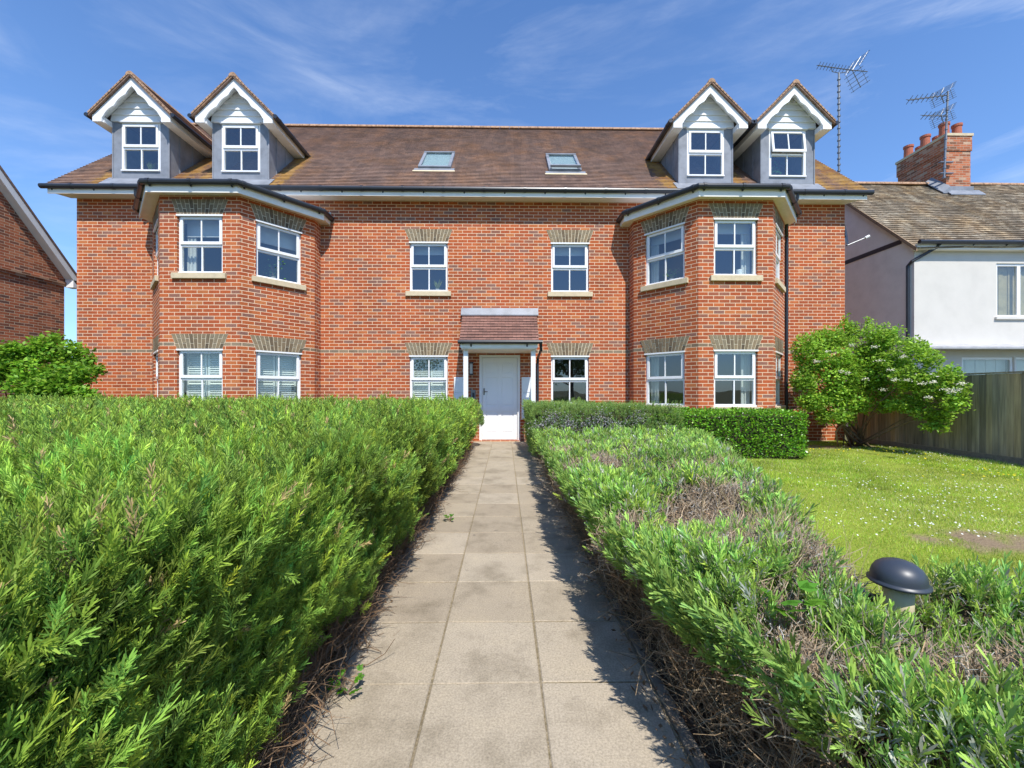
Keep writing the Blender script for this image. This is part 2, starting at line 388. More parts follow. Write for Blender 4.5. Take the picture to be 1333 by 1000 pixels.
def bare(X, Y):
    a = lambda cx, cy, rx, ry: np.exp(-(((X - cx) / rx) ** 2 + ((Y - cy) / ry) ** 2))
    v = 1.3 * a(3.9, 3.15, .6, .30) + 1.2 * a(6.7, 8.7, .9, .4) + .9 * a(2.6, 2.4, .5, .3) + 1.0 * a(5.6, 8.0, .4, .5) + .5 * a(7.9, 8.6, .5, .6)
    return np.clip((v + .30 * vnoise(X, Y, 9, 4) + .18 * vnoise(X, Y, 30, 6)) * 1.4 - .55, 0, 1)
lawn_z = lambda X, Y: .0 + .018 * vnoise(X, Y, 1.6, 3) + .004 * vnoise(X, Y, 11, 5)
sheet('lawn', 1.35, 8.2, -1.5, 9.78, .08, lawn_z, 'lawn', ('bare', bare))
# slab path
g = MB(); g.face([(PX0 - .01, -1.5, -.005), (PX1 + .004, -1.5, -.005), (PX1 + .004, 9.75, -.005), (PX0 - .01, 9.75, -.005)]); struct(g.build('path_bedding', 'sand'))
g = MB(); pit = .445; y = 1.667 - 7 * pit
cols = [(-.745, -.30), (-.30, .145), (.145, .59)]
while y < 9.55:
    for x0, x1 in cols:
        j = .0035; y1 = min(y + pit, 9.74); a = [R.uniform(-.0025, .0025) for _ in range(4)]; e = .004
        zt = [a[k] for k in range(4)]; X0, X1, Y0, Y1 = x0 + j + R.uniform(-.001, .002), x1 - j, y + j + R.uniform(-.001, .002), y1 - j
        lo = [(X0, Y0, -.03), (X1, Y0, -.03), (X1, Y1, -.03), (X0, Y1, -.03)]
        mid = [(X0, Y0, zt[0] - e), (X1, Y0, zt[1] - e), (X1, Y1, zt[2] - e), (X0, Y1, zt[3] - e)]
        hi = [(X0 + e, Y0 + e, zt[0]), (X1 - e, Y0 + e, zt[1]), (X1 - e, Y1 - e, zt[2]), (X0 + e, Y1 - e, zt[3])]
        i = len(g.v); g.v += lo + mid + hi
        for k in range(4):
            k2 = (k + 1) % 4; g.f.append((i + k, i + k2, i + 4 + k2, i + 4 + k)); g.f.append((i + 4 + k, i + 4 + k2, i + 8 + k2, i + 8 + k))
        g.f.append((i + 8, i + 9, i + 10, i + 11))
    y += pit
struct(g.build('path', 'paving'))
g = MB(); y = -1.5
while y < 9.6:
    g.box(PX1 + .006, PX1 + .05, y, y + .9, -.05, .006 + R.uniform(-.006, .004)); y += .905
struct(g.build('path_kerb', 'kerb', bevel=.004))

# ================================================================== apartment building
YF = 9.80; XL, XR = -10.04, 8.21; ZS = 5.71; ZROOF = lambda y: y - 3.57
YE = 9.42; YR = 13.16; ZR = 9.59; YB = 2 * YR - YF
B = thing('apartment_building', 'two storey red brick apartment building with bays, dormers and brown tiled roof', 'building', (-.9, 12.5, 0))
WIN_W = .905; U0, U1 = 3.56, 4.745; G0, G1 = .87, 2.045
def wall(mb, p0, p1, z0, z1, ops=(), depth=.13):
    L = math.hypot(p1[0] - p0[0], p1[1] - p0[1]); tx, ty = (p1[0] - p0[0]) / L, (p1[1] - p0[1]) / L; nx, ny = ty, -tx
    P = lambda s, z, d=0: (p0[0] + tx * s + nx * d, p0[1] + ty * s + ny * d, z)
    ss = sorted({0, L} | {o[0] for o in ops} | {o[1] for o in ops}); zs = sorted({z0, z1} | {o[2] for o in ops} | {o[3] for o in ops})
    for a, b in zip(ss, ss[1:]):
        for c, d in zip(zs, zs[1:]):
            m, n = (a + b) / 2, (c + d) / 2
            if any(o[0] < m < o[1] and o[2] < n < o[3] for o in ops): continue
            mb.face([P(a, c), P(b, c), P(b, d), P(a, d)])
    for a, b, c, d in ops:
        mb.face([P(a, c), P(a, d), P(a, d, -depth), P(a, c, -depth)][::-1]); mb.face([P(b, c), P(b, d), P(b, d, -depth), P(b, c, -depth)])
        mb.face([P(a, d), P(b, d), P(b, d, -depth), P(a, d, -depth)][::-1]); mb.face([P(a, c), P(b, c), P(b, c, -depth), P(a, c, -depth)])
def win_ops(s): return [(s - WIN_W / 2, s + WIN_W / 2, U0, U1), (s - WIN_W / 2, s + WIN_W / 2, G0, G1)]
# bays: corner lists
BAYS = {'l': [(-8.02, YF), (-8.02, 9.48), (-6.93, 8.36), (-5.34, 8.36), (-4.36, 9.48), (-4.36, YF)],
        'r': [(2.97, YF), (2.97, 9.46), (3.96, 8.36), (5.51, 8.36), (6.50, 9.46), (6.50, YF)]}
fw = MB(); XW = (-1.82, 1.55); DX0, DX1 = at(624, 500, 9.86)[0] , at(677.5, 500, 9.86)[0]
DX0, DX1 = -.62, .36
wall(fw, (XL, YF), (-8.02, YF), -.05, 5.8)
wall(fw, (-4.36, YF), (2.97, YF), -.05, 5.8, win_ops(XW[0] + 4.36) + win_ops(XW[1] + 4.36) + [(DX0 + 4.36, DX1 + 4.36, 0.0, 2.06)])
wall(fw, (6.50, YF), (XR, YF), -.05, 5.8)
wall(fw, (-8.02, YF), (-4.36, YF), 5.1, 5.8); wall(fw, (2.97, YF), (6.5, YF), 5.1, 5.8)
for xg, sgn in ((XL, -1), (XR, 1)):   # gable ends
    pts = [(xg, YF, -.05), (xg, YB, -.05), (xg, YB, 5.95), (xg, YR, ZR - .12), (xg, YF, 6.1)]
    fw.face(pts if sgn > 0 else pts[::-1])
fw.face([(XR, YB, -.05), (XL, YB, -.05), (XL, YB, 5.95), (XR, YB, 5.95)])
fw.build('wall', 'brick', B)
iw = MB(); iw.box(XL + .1, XR - .1, 11.6, 11.7, 0, 5.5); iw.box(XL + .1, XR - .1, 11.1, 11.2, 5.46, 7.35); iw.box(XL + .05, XR - .05, 9.95, 11.6, 2.62, 2.8); iw.box(XL + .05, XR - .05, 9.97, 11.6, 5.30, 5.45)
for xx in (-8.6, -4.0, -2.9, -.95, .75, 2.6, 7.0): iw.box(xx - .05, xx + .05, 9.95, 11.6, 0, 5.5)
for k in BAYS.values():
    for za in (2.62, 5.13): iw.prism([(((k[0][0] + k[5][0]) / 2) + (p[0] - (k[0][0] + k[5][0]) / 2) * .9, p[1] + .16) for p in k], za, za + .12, lambda p, a: (p[0], p[1], a))
iw.build('room_partition', 'interior', B)
WINS = []
def frame_at(p0, p1, s):
    L = math.hypot(p1[0] - p0[0], p1[1] - p0[1]); tx, ty = (p1[0] - p0[0]) / L, (p1[1] - p0[1]) / L
    return (p0[0] + tx * s, p0[1] + ty * s, tx, ty)
def make_window(fr, z0, z1, w, parent, rec=.055, sill=True, arch=True, opened=False, extra=None, topsol=False):
    h = w / 2; f = MB(); d0, d1 = -rec - .06, -rec
    o = f.obox; t = .052
    o(fr, -h, h, d0, d1, z1 - t, z1 - .002); o(fr, -h, h, d0, d1, z0 + .002, z0 + t); o(fr, -h, -h + t, d0, d1, z0 + t, z1 - t); o(fr, h - t, h, d0, d1, z0 + t, z1 - t)
    H_ = z1 - z0; zm = z0 + .50 * H_                                       # middle of the meeting rail
    o(fr, -h + t, h - t, d0, d1 - .006, zm - .045, zm + .0)
    o(fr, -.0125, .0125, d0 + .02, d1 - .008, z0 + t, zm - .045)
    ang = rad(7) if opened else 0
    ft = MB(); q = .05; top = z1 - t + .012; a0, a1 = -h + t - .014, h - t + .014; bot = zm + .002
    e0, e1 = d1 - .012, d1 + .022
    for (s0, s1, za, zb) in ((a0, a1, top - q, top), (a0, a1, bot, bot + q * 1.15), (a0, a0 + q, bot + q * 1.15, top - q), (a1 - q, a1, bot + q * 1.15, top - q), (-.0125, .0125, bot + q * 1.15, top - q)):
        ft.obox(fr, s0, s1, e0 if s1 - s0 > .03 else e0 + .006, e1 if s1 - s0 > .03 else e1 - .01, za, zb)
    gl = MB(); gu = MB()
    x, y, tx, ty = fr; nx, ny = ty, -tx; P = lambda a, d, z: (x + tx * a + nx * d, y + ty * a + ny * d, z)
    dl = d0 + .03; gl.face([P(-h + t, dl, z0 + t), P(h - t, dl, z0 + t), P(h - t, dl, zm - .045), P(-h + t, dl, zm - .045)])
    du = (e0 + e1) / 2 - .002; gu.face([P(a0 + q, du, bot + q), P(a1 - q, du, bot + q), P(a1 - q, du, top - q), P(a0 + q, du, top - q)])
    if opened:
        def rot(v):
            dx = (v[0] - x) * nx + (v[1] - y) * ny; s = (v[0] - x) * tx + (v[1] - y) * ty; zz = v[2] - top
            d2 = dx * math.cos(ang) - zz * math.sin(ang); z2 = top + dx * math.sin(ang) * -1 * -1 * 0 + zz * math.cos(ang) + (dx) * math.sin(ang)
            return P(s, d2, z2)
        ft.v = [rot(v) for v in ft.v]; gu.v = [rot(v) for v in gu.v]
    i = len(f.v); f.v += ft.v; f.f += [tuple(i + k for k in q_) for q_ in ft.f]
    i = len(gl.v); gl.v += gu.v; gl.f += [tuple(i + k for k in q_) for q_ in gu.f]
    # head drip strip and bottom cill of the frame
    if arch: o(fr, -h - .012, h + .012, -.02, .014, z1 - .036, z1 - .004)
    o(fr, -h + .002, h - .002, d1, d1 + .035, z0 + .004, z0 + .03)
    W_ = f.build('window', 'pvc', parent); gl.build('pane', 'glass', W_)
    if sill:
        s_ = MB(); s_.obox(fr, -h - .085, h + .085, -rec - .02, .055, z0 - .115, z0 + .001); s_.build('sill', 'stone', W_, bevel=.008)
    if arch:
        # splayed flat arch of brown bricks set on mortar
        hb = .30 if not topsol else .29; zt = z1 + hb; sp = .115; mb = MB()
        mb.hexa([P(-h, -.01, z1), P(h, -.01, z1), P(h, .004, z1), P(-h, .004, z1), P(-h - sp, -.01, zt), P(h + sp, -.01, zt), P(h + sp, .004, zt), P(-h - sp, .004, zt)])
        ar = mb.build('arch', 'mortar', W_); vb = MB(); nn = 13
        for k in range(nn):
            for part in (0, 1):
                cut = .66 if k % 2 else .34
                za, zb = (0, cut) if part == 0 else (cut, 1)
                ga = .015
                def ed(f_, zz):
                    xb = -h + 2 * h * f_; xt = -h - sp + (2 * h + 2 * sp) * f_; return xb + (xt - xb) * zz
                f0, f1 = k / nn, (k + 1) / nn
                zA, zB = z1 + hb * za + (ga if part else .003), z1 + hb * zb - (.003 if part else 0)
                c = [(ed(f0, za) + ga * .5, zA), (ed(f1, za) - ga * .5, zA), (ed(f1, zb) - ga * .5, zB), (ed(f0, zb) + ga * .5, zB)]
                dd = .009 + R.uniform(0, .002)
                vb.hexa([P(s, .003, z) for s, z in c] + [P(s, dd, z) for s, z in c])
        vb.build('arch_bricks', 'voussoir', ar) if False else vb.build('arch_brick_face', 'voussoir', W_)
    for kind in (extra or []):
        if kind == 'shutters':
            m = MB()
            for s0, s1 in ((-h + .03, -.01), (.01, h - .03)):
                for zA, zB in ((z0 + .04, zm - .02), (zm + .0, z1 - .03)):
                    m.obox(fr, s0, s0 + .045, -.24, -.21, zA, zB); m.obox(fr, s1 - .045, s1, -.24, -.21, zA, zB)
                    m.obox(fr, s0 + .045, s1 - .045, -.24, -.21, zA, zA + .05); m.obox(fr, s0 + .045, s1 - .045, -.24, -.21, zB - .05, zB)
                    zz = zA + .06
                    while zz < zB - .06:
                        i = len(m.v); m.hexa([P(s0 + .045, -.205, zz - .012), P(s1 - .045, -.205, zz - .012), P(s1 - .045, -.245, zz + .028), P(s0 + .045, -.245, zz + .028),
                                P(s0 + .045, -.200, zz - .006), P(s1 - .045, -.200, zz - .006), P(s1 - .045, -.240, zz + .034), P(s0 + .045, -.240, zz + .034)]); zz += .046
            m.build('shutter', 'shutter', W_)
        elif kind == 'blind':
            m = MB(); m.obox(fr, -h + .03, h - .03, -.235, -.225, z1 - .36, z1 - .02); m.obox(fr, -h + .03, h - .03, -.25, -.215, z1 - .38, z1 - .36); m.build('blind', 'blind', W_)
        elif kind == 'lowblind':
            m = MB(); m.obox(fr, -h + .03, h - .03, -.235, -.225, z1 - .22, z1 - .02); m.obox(fr, -h + .03, h - .03, -.25, -.215, z1 - .24, z1 - .22); m.build('blind', 'blind', W_)
        elif kind in ('curtain_left', 'curtain_right', 'curtains'):
            m = MB()
            for sd in ((-1,) if kind == 'curtain_left' else (1,) if kind == 'curtain_right' else (-1, 1)):
                for q_ in range(5):
                    sa = sd * (h - .02 - q_ * .036); sb = sd * (h - .02 - (q_ + 1) * .036)
                    m.obox(fr, min(sa, sb), max(sa, sb), -.27 - .02 * (q_ % 2), -.24 - .02 * (q_ % 2), z0 - .2, z1 + .05)
            m.build('curtain', 'curtain', W_)
    return W_
WF = {}
fr = (XW[0], YF, 1, 0); WF['midL_u'] = fr; make_window(fr, U0, U1, WIN_W, B, extra=['lowblind']); make_window(fr, G0, G1, WIN_W, B, extra=['shutters'])
fr = (XW[1], YF, 1, 0); WF['midR_u'] = fr; make_window(fr, U0, U1, WIN_W, B, extra=['lowblind']); make_window(fr, G0, G1, WIN_W, B)
EX = {'l': {0: (['lowblind'], ['shutters']), 1: (['blind', 'curtain_left'], ['shutters']), 2: (['blind'], ['shutters'])},
      'r': {0: (['lowblind', 'curtain_left'], ['curtain_left']), 1: (['lowblind', 'curtain_right'], ['curtain_right']), 2: (['lowblind'], [])}}
for key, K in BAYS.items():
    bw = MB()
    for i in range(5):
        L = math.hypot(K[i + 1][0] - K[i][0], K[i + 1][1] - K[i][1])
        wall(bw, K[i], K[i + 1], -.05, 5.135, win_ops(L / 2) if i in (1, 2, 3) else [])
    bay = bw.build('bay', 'brick', B)
    for i in (1, 2, 3):
        L = math.hypot(K[i + 1][0] - K[i][0], K[i + 1][1] - K[i][1]); fr = frame_at(K[i], K[i + 1], L / 2); WF[key + str(i)] = fr
        e = EX[key][i - 1]
        make_window(fr, U0, U1, WIN_W, B, extra=e[0]); make_window(fr, G0, G1, WIN_W, B, extra=e[1])
    # overhanging eaves of the bay
    def offs(K, o):
        pts = K[1:5]; out = []
        dirs = []
        for a, b in zip(pts, pts[1:]):
            L = math.hypot(b[0] - a[0], b[1] - a[1]); dirs.append(((b[0] - a[0]) / L, (b[1] - a[1]) / L))
        lines = [((a[0] + d[1] * o, a[1] - d[0] * o), d) for a, d in zip(pts, dirs)]
        def isec(l1, l2):
            (p, d), (q, e) = l1, l2; den = d[0] * e[1] - d[1] * e[0]; t = ((q[0] - p[0]) * e[1] - (q[1] - p[1]) * e[0]) / den
            return (p[0] + d[0] * t, p[1] + d[1] * t)
        A = isec(lines[0], ((0, YF - .0), (1, 0))); Bp = isec(lines[0], lines[1]); C = isec(lines[1], lines[2]); D = isec(lines[2], ((0, YF - .0), (1, 0)))
        return [A, Bp, C, D]
    O = offs(K, .20); ctr = (K[2][0] + K[3][0]) / 2
    lim = 2.06
    def clip(O, ex):   # keep the eave ends square to the wall
        O = list(O)
        for i, sgn in ((0, -1), (3, 1)):
            xe = (K[0][0] - .22 - ex) if sgn < 0 else (K[5][0] + .22 + ex)
            b = O[1] if i == 0 else O[2]; a = O[i]
            if (a[0] - xe) * sgn > 0:
                t = (xe - b[0]) / (a[0] - b[0]); O[i] = (xe, b[1] + (a[1] - b[1]) * t); O.append if False else None
        return O
    Oc = clip(O, 0); poly = [(Oc[0][0], YF - .003)] + Oc + [(Oc[3][0], YF - .003)]
    sf = MB(); sf.prism(poly, 5.12, 5.215, lambda p, a: (p[0], p[1], a)); 
    for a, b in zip(Oc, Oc[1:]):
        L = math.hypot(b[0] - a[0], b[1] - a[1]); fo = (a[0], a[1], (b[0] - a[0]) / L, (b[1] - a[1]) / L); sf.obox(fo, -.008, L + .008, .001, .022, 5.078, 5.232)
    sf.build('soffit_box', 'cream', bay)
    O2 = clip(offs(K, .235), .03); poly2 = [(O2[0][0], YF - .003)] + O2 + [(O2[3][0], YF - .003)]
    rf = MB(); rf.prism(poly2, 5.2355, 5.30, lambda p, a: (p[0], p[1], a)); 
    rf.v = rf.v; rf.build('flat_roof', 'leadlight', bay)
    O3 = clip(offs(K, .275), .05); gt = MB(); path = [(O3[0][0], YF - .03), O3[0], O3[1], O3[2], O3[3], (O3[3][0], YF - .03)]
    gt.tube([(p[0], p[1], 5.262) for p in path], .054, 10); 
    for a, b in zip(O3, O3[1:]):
        L = math.hypot(b[0] - a[0], b[1] - a[1]); n_ = max(2, int(L / .75))
        for k in range(n_ + 1):
            t = (k + .15) / (n_ + .3); px_, py_ = a[0] + (b[0] - a[0]) * t, a[1] + (b[1] - a[1]) * t
            gt.tube([(px_, py_, 5.25), (px_ + (ctr - px_) * .01, py_ + .04, 5.185)], .018, 6)
            gt.tube([(px_ - (b[0] - a[0]) / L * .03, py_ - (b[1] - a[1]) / L * .03, 5.262), (px_ + (b[0] - a[0]) / L * .03, py_ + (b[1] - a[1]) / L * .03, 5.262)], .062, 10)
    gt.build('gutter', 'black', bay, smooth=False)
# main eaves
sf = MB()
sf.hexa([(XL - .30, 9.48, ZS), (XR + .24, 9.48, ZS), (XR + .02, YF - .004, ZS), (XL - .12, YF - .004, ZS), (XL - .30, 9.48, ZS + .13), (XR + .24, 9.48, ZS + .13), (XR + .24, YF - .004, ZS + .13), (XL - .30, YF - .004, ZS + .13)])
sf.box(XL - .302, XR + .242, 9.458, 9.478, ZS - .045, ZS + .10); sf.build('eaves_board', 'cream', B)
gt = MB(); gt.tube([(XL - .42, 9.425, 5.815), (XR + .34, 9.425, 5.815)], .056, 12)
x = XL - .2
while x < XR + .3:
    gt.tube([(x, 9.425, 5.80), (x, 9.475, 5.735)], .018, 6); x += .93
    if x < XR + .6: gt.tube([(x - .5, 9.425, 5.815), (x - .44, 9.425, 5.815)], .063, 12)
gt.build('gutter', 'black', B)
# downpipes
dp = MB(); dp.tube([(6.62, 9.55, 5.2), (6.66, 9.62, 5.02), (6.735, 9.72, 4.86), (6.735, 9.74, .0)], .036, 10)
for z in (4.6, 3.0, 1.3): dp.tube([(6.735, 9.74, z), (6.735, 9.74, z + .07)], .046, 10)
dp.build('downpipe', 'black', B, smooth=False)
dp = MB(); dp.tube([(6.80, 9.44, 5.78), (6.80, 9.46, 5.66), (6.74, 9.58, 5.56), (6.72, 9.60, 5.30)], .034, 10); dp.build('downpipe', 'black', B)
dp = MB(); dp.tube([(-8.36, 9.44, 5.78), (-8.38, 9.46, 5.64), (-8.30, 9.6, 5.52), (-8.28, 9.6, 5.28)], .034, 10); dp.build('downpipe', 'black', B)
dp = MB(); dp.tube([(-8.12, 9.70, 5.2), (-8.12, 9.72, 4.9), (-8.10, 9.75, .0)], .034, 10); dp.build('downpipe', 'black', B)
vb_ = MB(); vb_.box(-4.28, -4.12, YF - .02, YF - .001, 5.19, 5.42); vb_.build('vent', 'leadlight', B)
# main roof : courses of plain tiles, real steps
DORM = [(-8.42, 'leftmost'), (-6.135, ''), (4.74, ''), (6.70, '')]
def lichen_at(x, y):
    v = 0.0
    for c, _ in DORM:
        for s in (-1, 1):
            # streak down from the foot of each valley beside the dormers
            dx = (x - (c + s * .86)); v = max(v, math.exp(-((dx - s * .25 * 0) / .34) ** 2) * (1.0 if y < 10.9 else math.exp(-((y - 10.9) / .5) ** 2)) * (1.0 if not (c > 0 and s < 0 and c > 5) else .5))
    v = max(v, .95 * math.exp(-((x - 8.3) / .7) ** 2)); v = max(v, .45 * math.exp(-((x + 9.7) / .5) ** 2))
    v = max(v, .42 * math.exp(-((y - YR) / .35) ** 2)); 
    return v
rm = MB(); lich = []
xs = [XL - .33 + k * (XR - XL + .60) / 120 for k in range(121)]
gauge = .1 / math.sqrt(2); y = YE; k = 0
while y < YR - .01:
    y2 = min(y + gauge, YR)
    th = .016
    for a, b in zip(xs, xs[1:]):
        i = len(rm.v); wob = lambda xx: .006 * math.sin(xx * 2.1 + 1) * math.sin(y * 1.7)
        p = [(a, y - th * .7, ZROOF(y) + th * .7 + wob(a)), (b, y - th * .7, ZROOF(y) + th * .7 + wob(b)), (b, y2, ZROOF(y2) + wob(b)), (a, y2, ZROOF(y2) + wob(a))]
        rm.v += p + [(a, y, ZROOF(y) + wob(a)), (b, y, ZROOF(y) + wob(b))]
        rm.f.append((i, i + 1, i + 2, i + 3)); rm.f.append((i + 4, i + 5, i + 1, i))
        lich += [lichen_at(v[0], v[1]) for v in rm.v[-6:]]
    y = y2; k += 1
rm.face([(xs[0], YR, ZR), (xs[-1], YR, ZR), (xs[-1], YR + 3.74, ZR - 3.74), (xs[0], YR + 3.74, ZR - 3.74)]); lich += [.3] * 4
n0 = len(rm.v)
for xe, s in ((xs[0], -1), (xs[-1], 1)):   # verge undercloak thickness
    rm.face([(xe, YE, ZROOF(YE)), (xe, YR, ZR), (xe, YR, ZR - .09), (xe, YE, ZROOF(YE) - .09)])
    rm.face([(xe, YR, ZR), (xe, YR + 3.74, ZR - 3.74), (xe, YR + 3.74, ZR - 3.83), (xe, YR, ZR - .09)])
    rm.face([(xe, YE, ZROOF(YE) - .09), (xe, YR, ZR - .09), (xe - s * .4, YR, ZR - .09), (xe - s * .4, YE, ZROOF(YE) - .09)])
lich += [.6] * (len(rm.v) - n0)
roof = rm.build('roof', 'tile', B)
la = roof.data.attributes.new('lichen', 'FLOAT', 'POINT'); la.data.foreach_set('value', np.array(lich, dtype=np.float32))
rg = MB(); x = xs[0]
while x < xs[-1] - .05:
    x2 = min(x + .30, xs[-1]); r_ = .115
    arc = [(r_ * math.cos(t), r_ * math.sin(t) * .9) for t in [math.pi * q / 8 for q in range(9)]]
    rg.prism(arc, x + .004, x2 - .004, lambda p, a: (a, YR + p[0], ZR - .03 + p[1])); x = x2
rg.build('ridge_tiles', 'ridge', roof)
# ------------------------------------------------------------------ dormers
ZD = 7.42; YD = 9.65; YBG = 9.40; ZA = 8.32
for n_, (cx, _) in enumerate(DORM):
    d = MB(); hw = .64; wz0, wz1 = 6.27, 7.39
    frd = (cx, YD, 1, 0)
    wall(d, (cx - hw, YD), (cx + hw, YD), 6.0, ZD + .02, [(hw - .44, hw + .44, wz0, wz1)], .1)
    yb = ZD + 3.57 + .15
    for s in (-1, 1):
        p = [(cx + s * hw, YD, 6.0), (cx + s * hw, yb, 6.0), (cx + s * hw, yb, ZD + .1), (cx + s * hw, YD, ZD + .1)]; d.face(p if s > 0 else p[::-1])
        d.tube([(cx + s * hw, YD - .004, 6.1), (cx + s * hw, YD - .004, ZD)], .016, 8)
    # lead welts on the cheeks
    for s in (-1, 1):
        for yy in (9.95, 10.35): d.box(cx + s * hw - .012, cx + s * hw + .012, yy, yy + .025, 6.3, ZD)
    # apron on the tiles below
    d.hexa([(cx - hw - .12, 9.43, ZROOF(9.43) + .022), (cx + hw + .12, 9.43, ZROOF(9.43) + .022), (cx + hw + .12, 9.68, ZROOF(9.68) + .022), (cx - hw - .12, 9.68, ZROOF(9.68) + .022),
            (cx - hw - .12, 9.43, ZROOF(9.43) + .032), (cx + hw + .12, 9.43, ZROOF(9.43) + .032), (cx + hw + .12, 9.68, ZROOF(9.68) + .032), (cx - hw - .12, 9.68, ZROOF(9.68) + .032)])
    D = d.build('dormer', 'lead', B)
    # boards in the gable
    gb = MB(); zz = ZD - .005; 
    while zz < 8.15:
        z2 = min(zz + .145, 8.2); wA = min(.66, max(.02, 8.27 - zz)); wB = min(.66, max(.01, 8.27 - z2))
        gb.hexa([(cx - wA, YD - .045, zz), (cx + wA, YD - .045, zz), (cx + wA, YD, zz), (cx - wA, YD, zz), (cx - wB, YD - .018, z2), (cx + wB, YD - .018, z2), (cx + wB, YD, z2), (cx - wB, YD, z2)])
        gb.box(cx - wA, cx + wA, YD - .03, YD - .0, zz - .006, zz + .002); zz = z2
    gb.box(cx - .47, cx + .47, YD - .06, YD - .001, ZD - .035, ZD - .006)
    gb.build('gable_boards', 'barge', D)
    # scalloped bargeboards
    bg_ = MB(); n = 36; ex = .875
    for s in (-1, 1):
        oi = []
        for q in range(n + 1):
            t = q / n; xo = t * ex; zo = ZA - .05 - (ZA - .05 - ZD + .03) * t
            off = .185 - .035 * abs(math.sin(math.pi * 3 * min(1, (t + .0) / .86))) if t < .86 else .185
            xi = xo - off * .62 if True else xo; zi = zo - off * .72
            if xi < 0: zi = zi - 0 * xi; xi = 0
            if t >= .86: xi = max(xi, 0)
            oi.append(((xo, zo), (xi, zi)))
        for (a, b), (c, e) in zip(oi, oi[1:]):
            P_ = lambda p, yy: (cx + s * p[0], yy, p[1])
            if abs(b[0] - e[0]) + abs(b[1] - e[1]) < 1e-6: continue
            bg_.hexa([P_(b, YBG + .035), P_(e, YBG + .035), P_(c, YBG + .035), P_(a, YBG + .035), P_(b, YBG), P_(e, YBG), P_(c, YBG), P_(a, YBG)])
    # pendant feet and returned soffits
        bg_.box(min(cx + s * .66, cx + s * .865), max(cx + s * .66, cx + s * .865), YBG - .002, YBG + .04, ZD - .155, ZD + .0)
    bg_.build('bargeboard', 'barge', D)
    yb2 = ZD - .1 + 3.57
    for s in (-1, 1):
        so_ = MB(); a, b = cx + s * .642, cx + s * .87; so_.box(min(a, b), max(a, b), YBG + .042, yb2, ZD - .15, ZD - .03)
        so_.hexa([(cx + s * .0, YBG + .04, ZA - .10), (cx + s * .0, YD - .046, ZA - .10), (cx + s * .80, YD - .046, ZD - .02), (cx + s * .80, YBG + .04, ZD - .02), (cx, YBG + .04, ZA - .08), (cx, YD - .046, ZA - .08), (cx + s * .80, YD - .046, ZD + .0), (cx + s * .80, YBG + .04, ZD + .0)])
        so_.build('soffit_box', 'barge', D)
    # little tiled roof
    dr = MB(); slope = math.atan2(ZA - ZD, .90); nl = 12
    for s in (-1, 1):
        for q in range(nl):
            t0, t1 = q / nl, (q + 1) / nl
            xa, za = .925 * (1 - t0), ZD - .02 + (ZA - ZD + .02) * t0; xb, zb = .925 * (1 - t1), ZD - .02 + (ZA - ZD + .02) * t1
            lift = .016
            A0 = (cx + s * (xa + lift * .6), YBG - .05, za + lift); A1 = (cx + s * xb, YBG - .05, zb)
            yA, yB = za + 3.57 + .12, zb + 3.57 + .12
            B0 = (A0[0], yA, A0[2]); B1 = (A1[0], yB, A1[2])
            fA = [A0, B0, B1, A1]; dr.face(fA if s > 0 else fA[::-1])
            C0 = (cx + s * xa, YBG - .05, za); C1 = (cx + s * xa, yA, za); fB = [C0, C1, B0, A0]; dr.face(fB if s > 0 else fB[::-1])
        p0 = (cx + s * .925, YBG - .05, ZD - .02); p1 = (cx, YBG - .05, ZA)
        q0 = (cx + s * .925, YBG - .05, ZD - .065); q1 = (cx, YBG - .05, ZA - .05)
        fr_ = [p0, p1, q1, q0]; dr.face(fr_ if s < 0 else fr_[::-1]); e0 = (cx + s * .925, 11.0, ZD - .065); e1 = (cx, 11.9, ZA - .05)
        dr.face([q0, q1, e1, e0])
    dro = dr.build('roof', 'tile', D)
    la = dro.data.attributes.new('lichen', 'FLOAT', 'POINT'); la.data.foreach_set('value', np.array([.55 if v[1] < YBG + .15 else (.6 if v[2] > 8.1 else .35) for v in dr.v], dtype=np.float32))
    rd = MB(); yy = YBG - .06
    while yy < 11.85:
        arc = [(.085 * math.cos(t), .085 * math.sin(t)) for t in [math.pi * q / 6 for q in range(7)]]
        rd.prism(arc, yy, min(yy + .296, 11.9), lambda p, a: (cx + p[0], a, ZA - .035 + p[1])); yy += .30
    for s in (-1, 1):   # edge tiles on the verge, weathered
        for q in range(14):
            t = (q + .5) / 14; xx = .90 * (1 - t); zz = ZD + .0 + (ZA - ZD) * t
            a = .036; rd.hexa([(cx + s * (xx + a), YBG - .062, zz - a), (cx + s * (xx - a), YBG - .062, zz + a), (cx + s * (xx - a), YBG + .10, zz + a), (cx + s * (xx + a), YBG + .10, zz - a),
                     (cx + s * (xx + a + .022), YBG - .062, zz - a + .024), (cx + s * (xx - a + .018), YBG - .062, zz + a + .024), (cx + s * (xx - a + .018), YBG + .10, zz + a + .024), (cx + s * (xx + a + .022), YBG + .10, zz - a + .024)])
    rd.build('ridge_tiles', 'ridge', D)
    for s in (-1, 1):
        gg = MB(); gg.tube([(cx + s * .955, YBG - .06, ZD - .035), (cx + s * .955, ZD + 3.6, ZD - .035)], .045, 10)
        for yy in (9.5, 10.1, 10.7): gg.tube([(cx + s * .955, yy, ZD - .035), (cx + s * .955, yy + .05, ZD - .035)], .052, 10)
        gg.build('gutter', 'black', D)
    make_window(frd, wz0, wz1, .88, D, rec=.0, sill=False, arch=False, opened=(n_ == 3), extra=None)
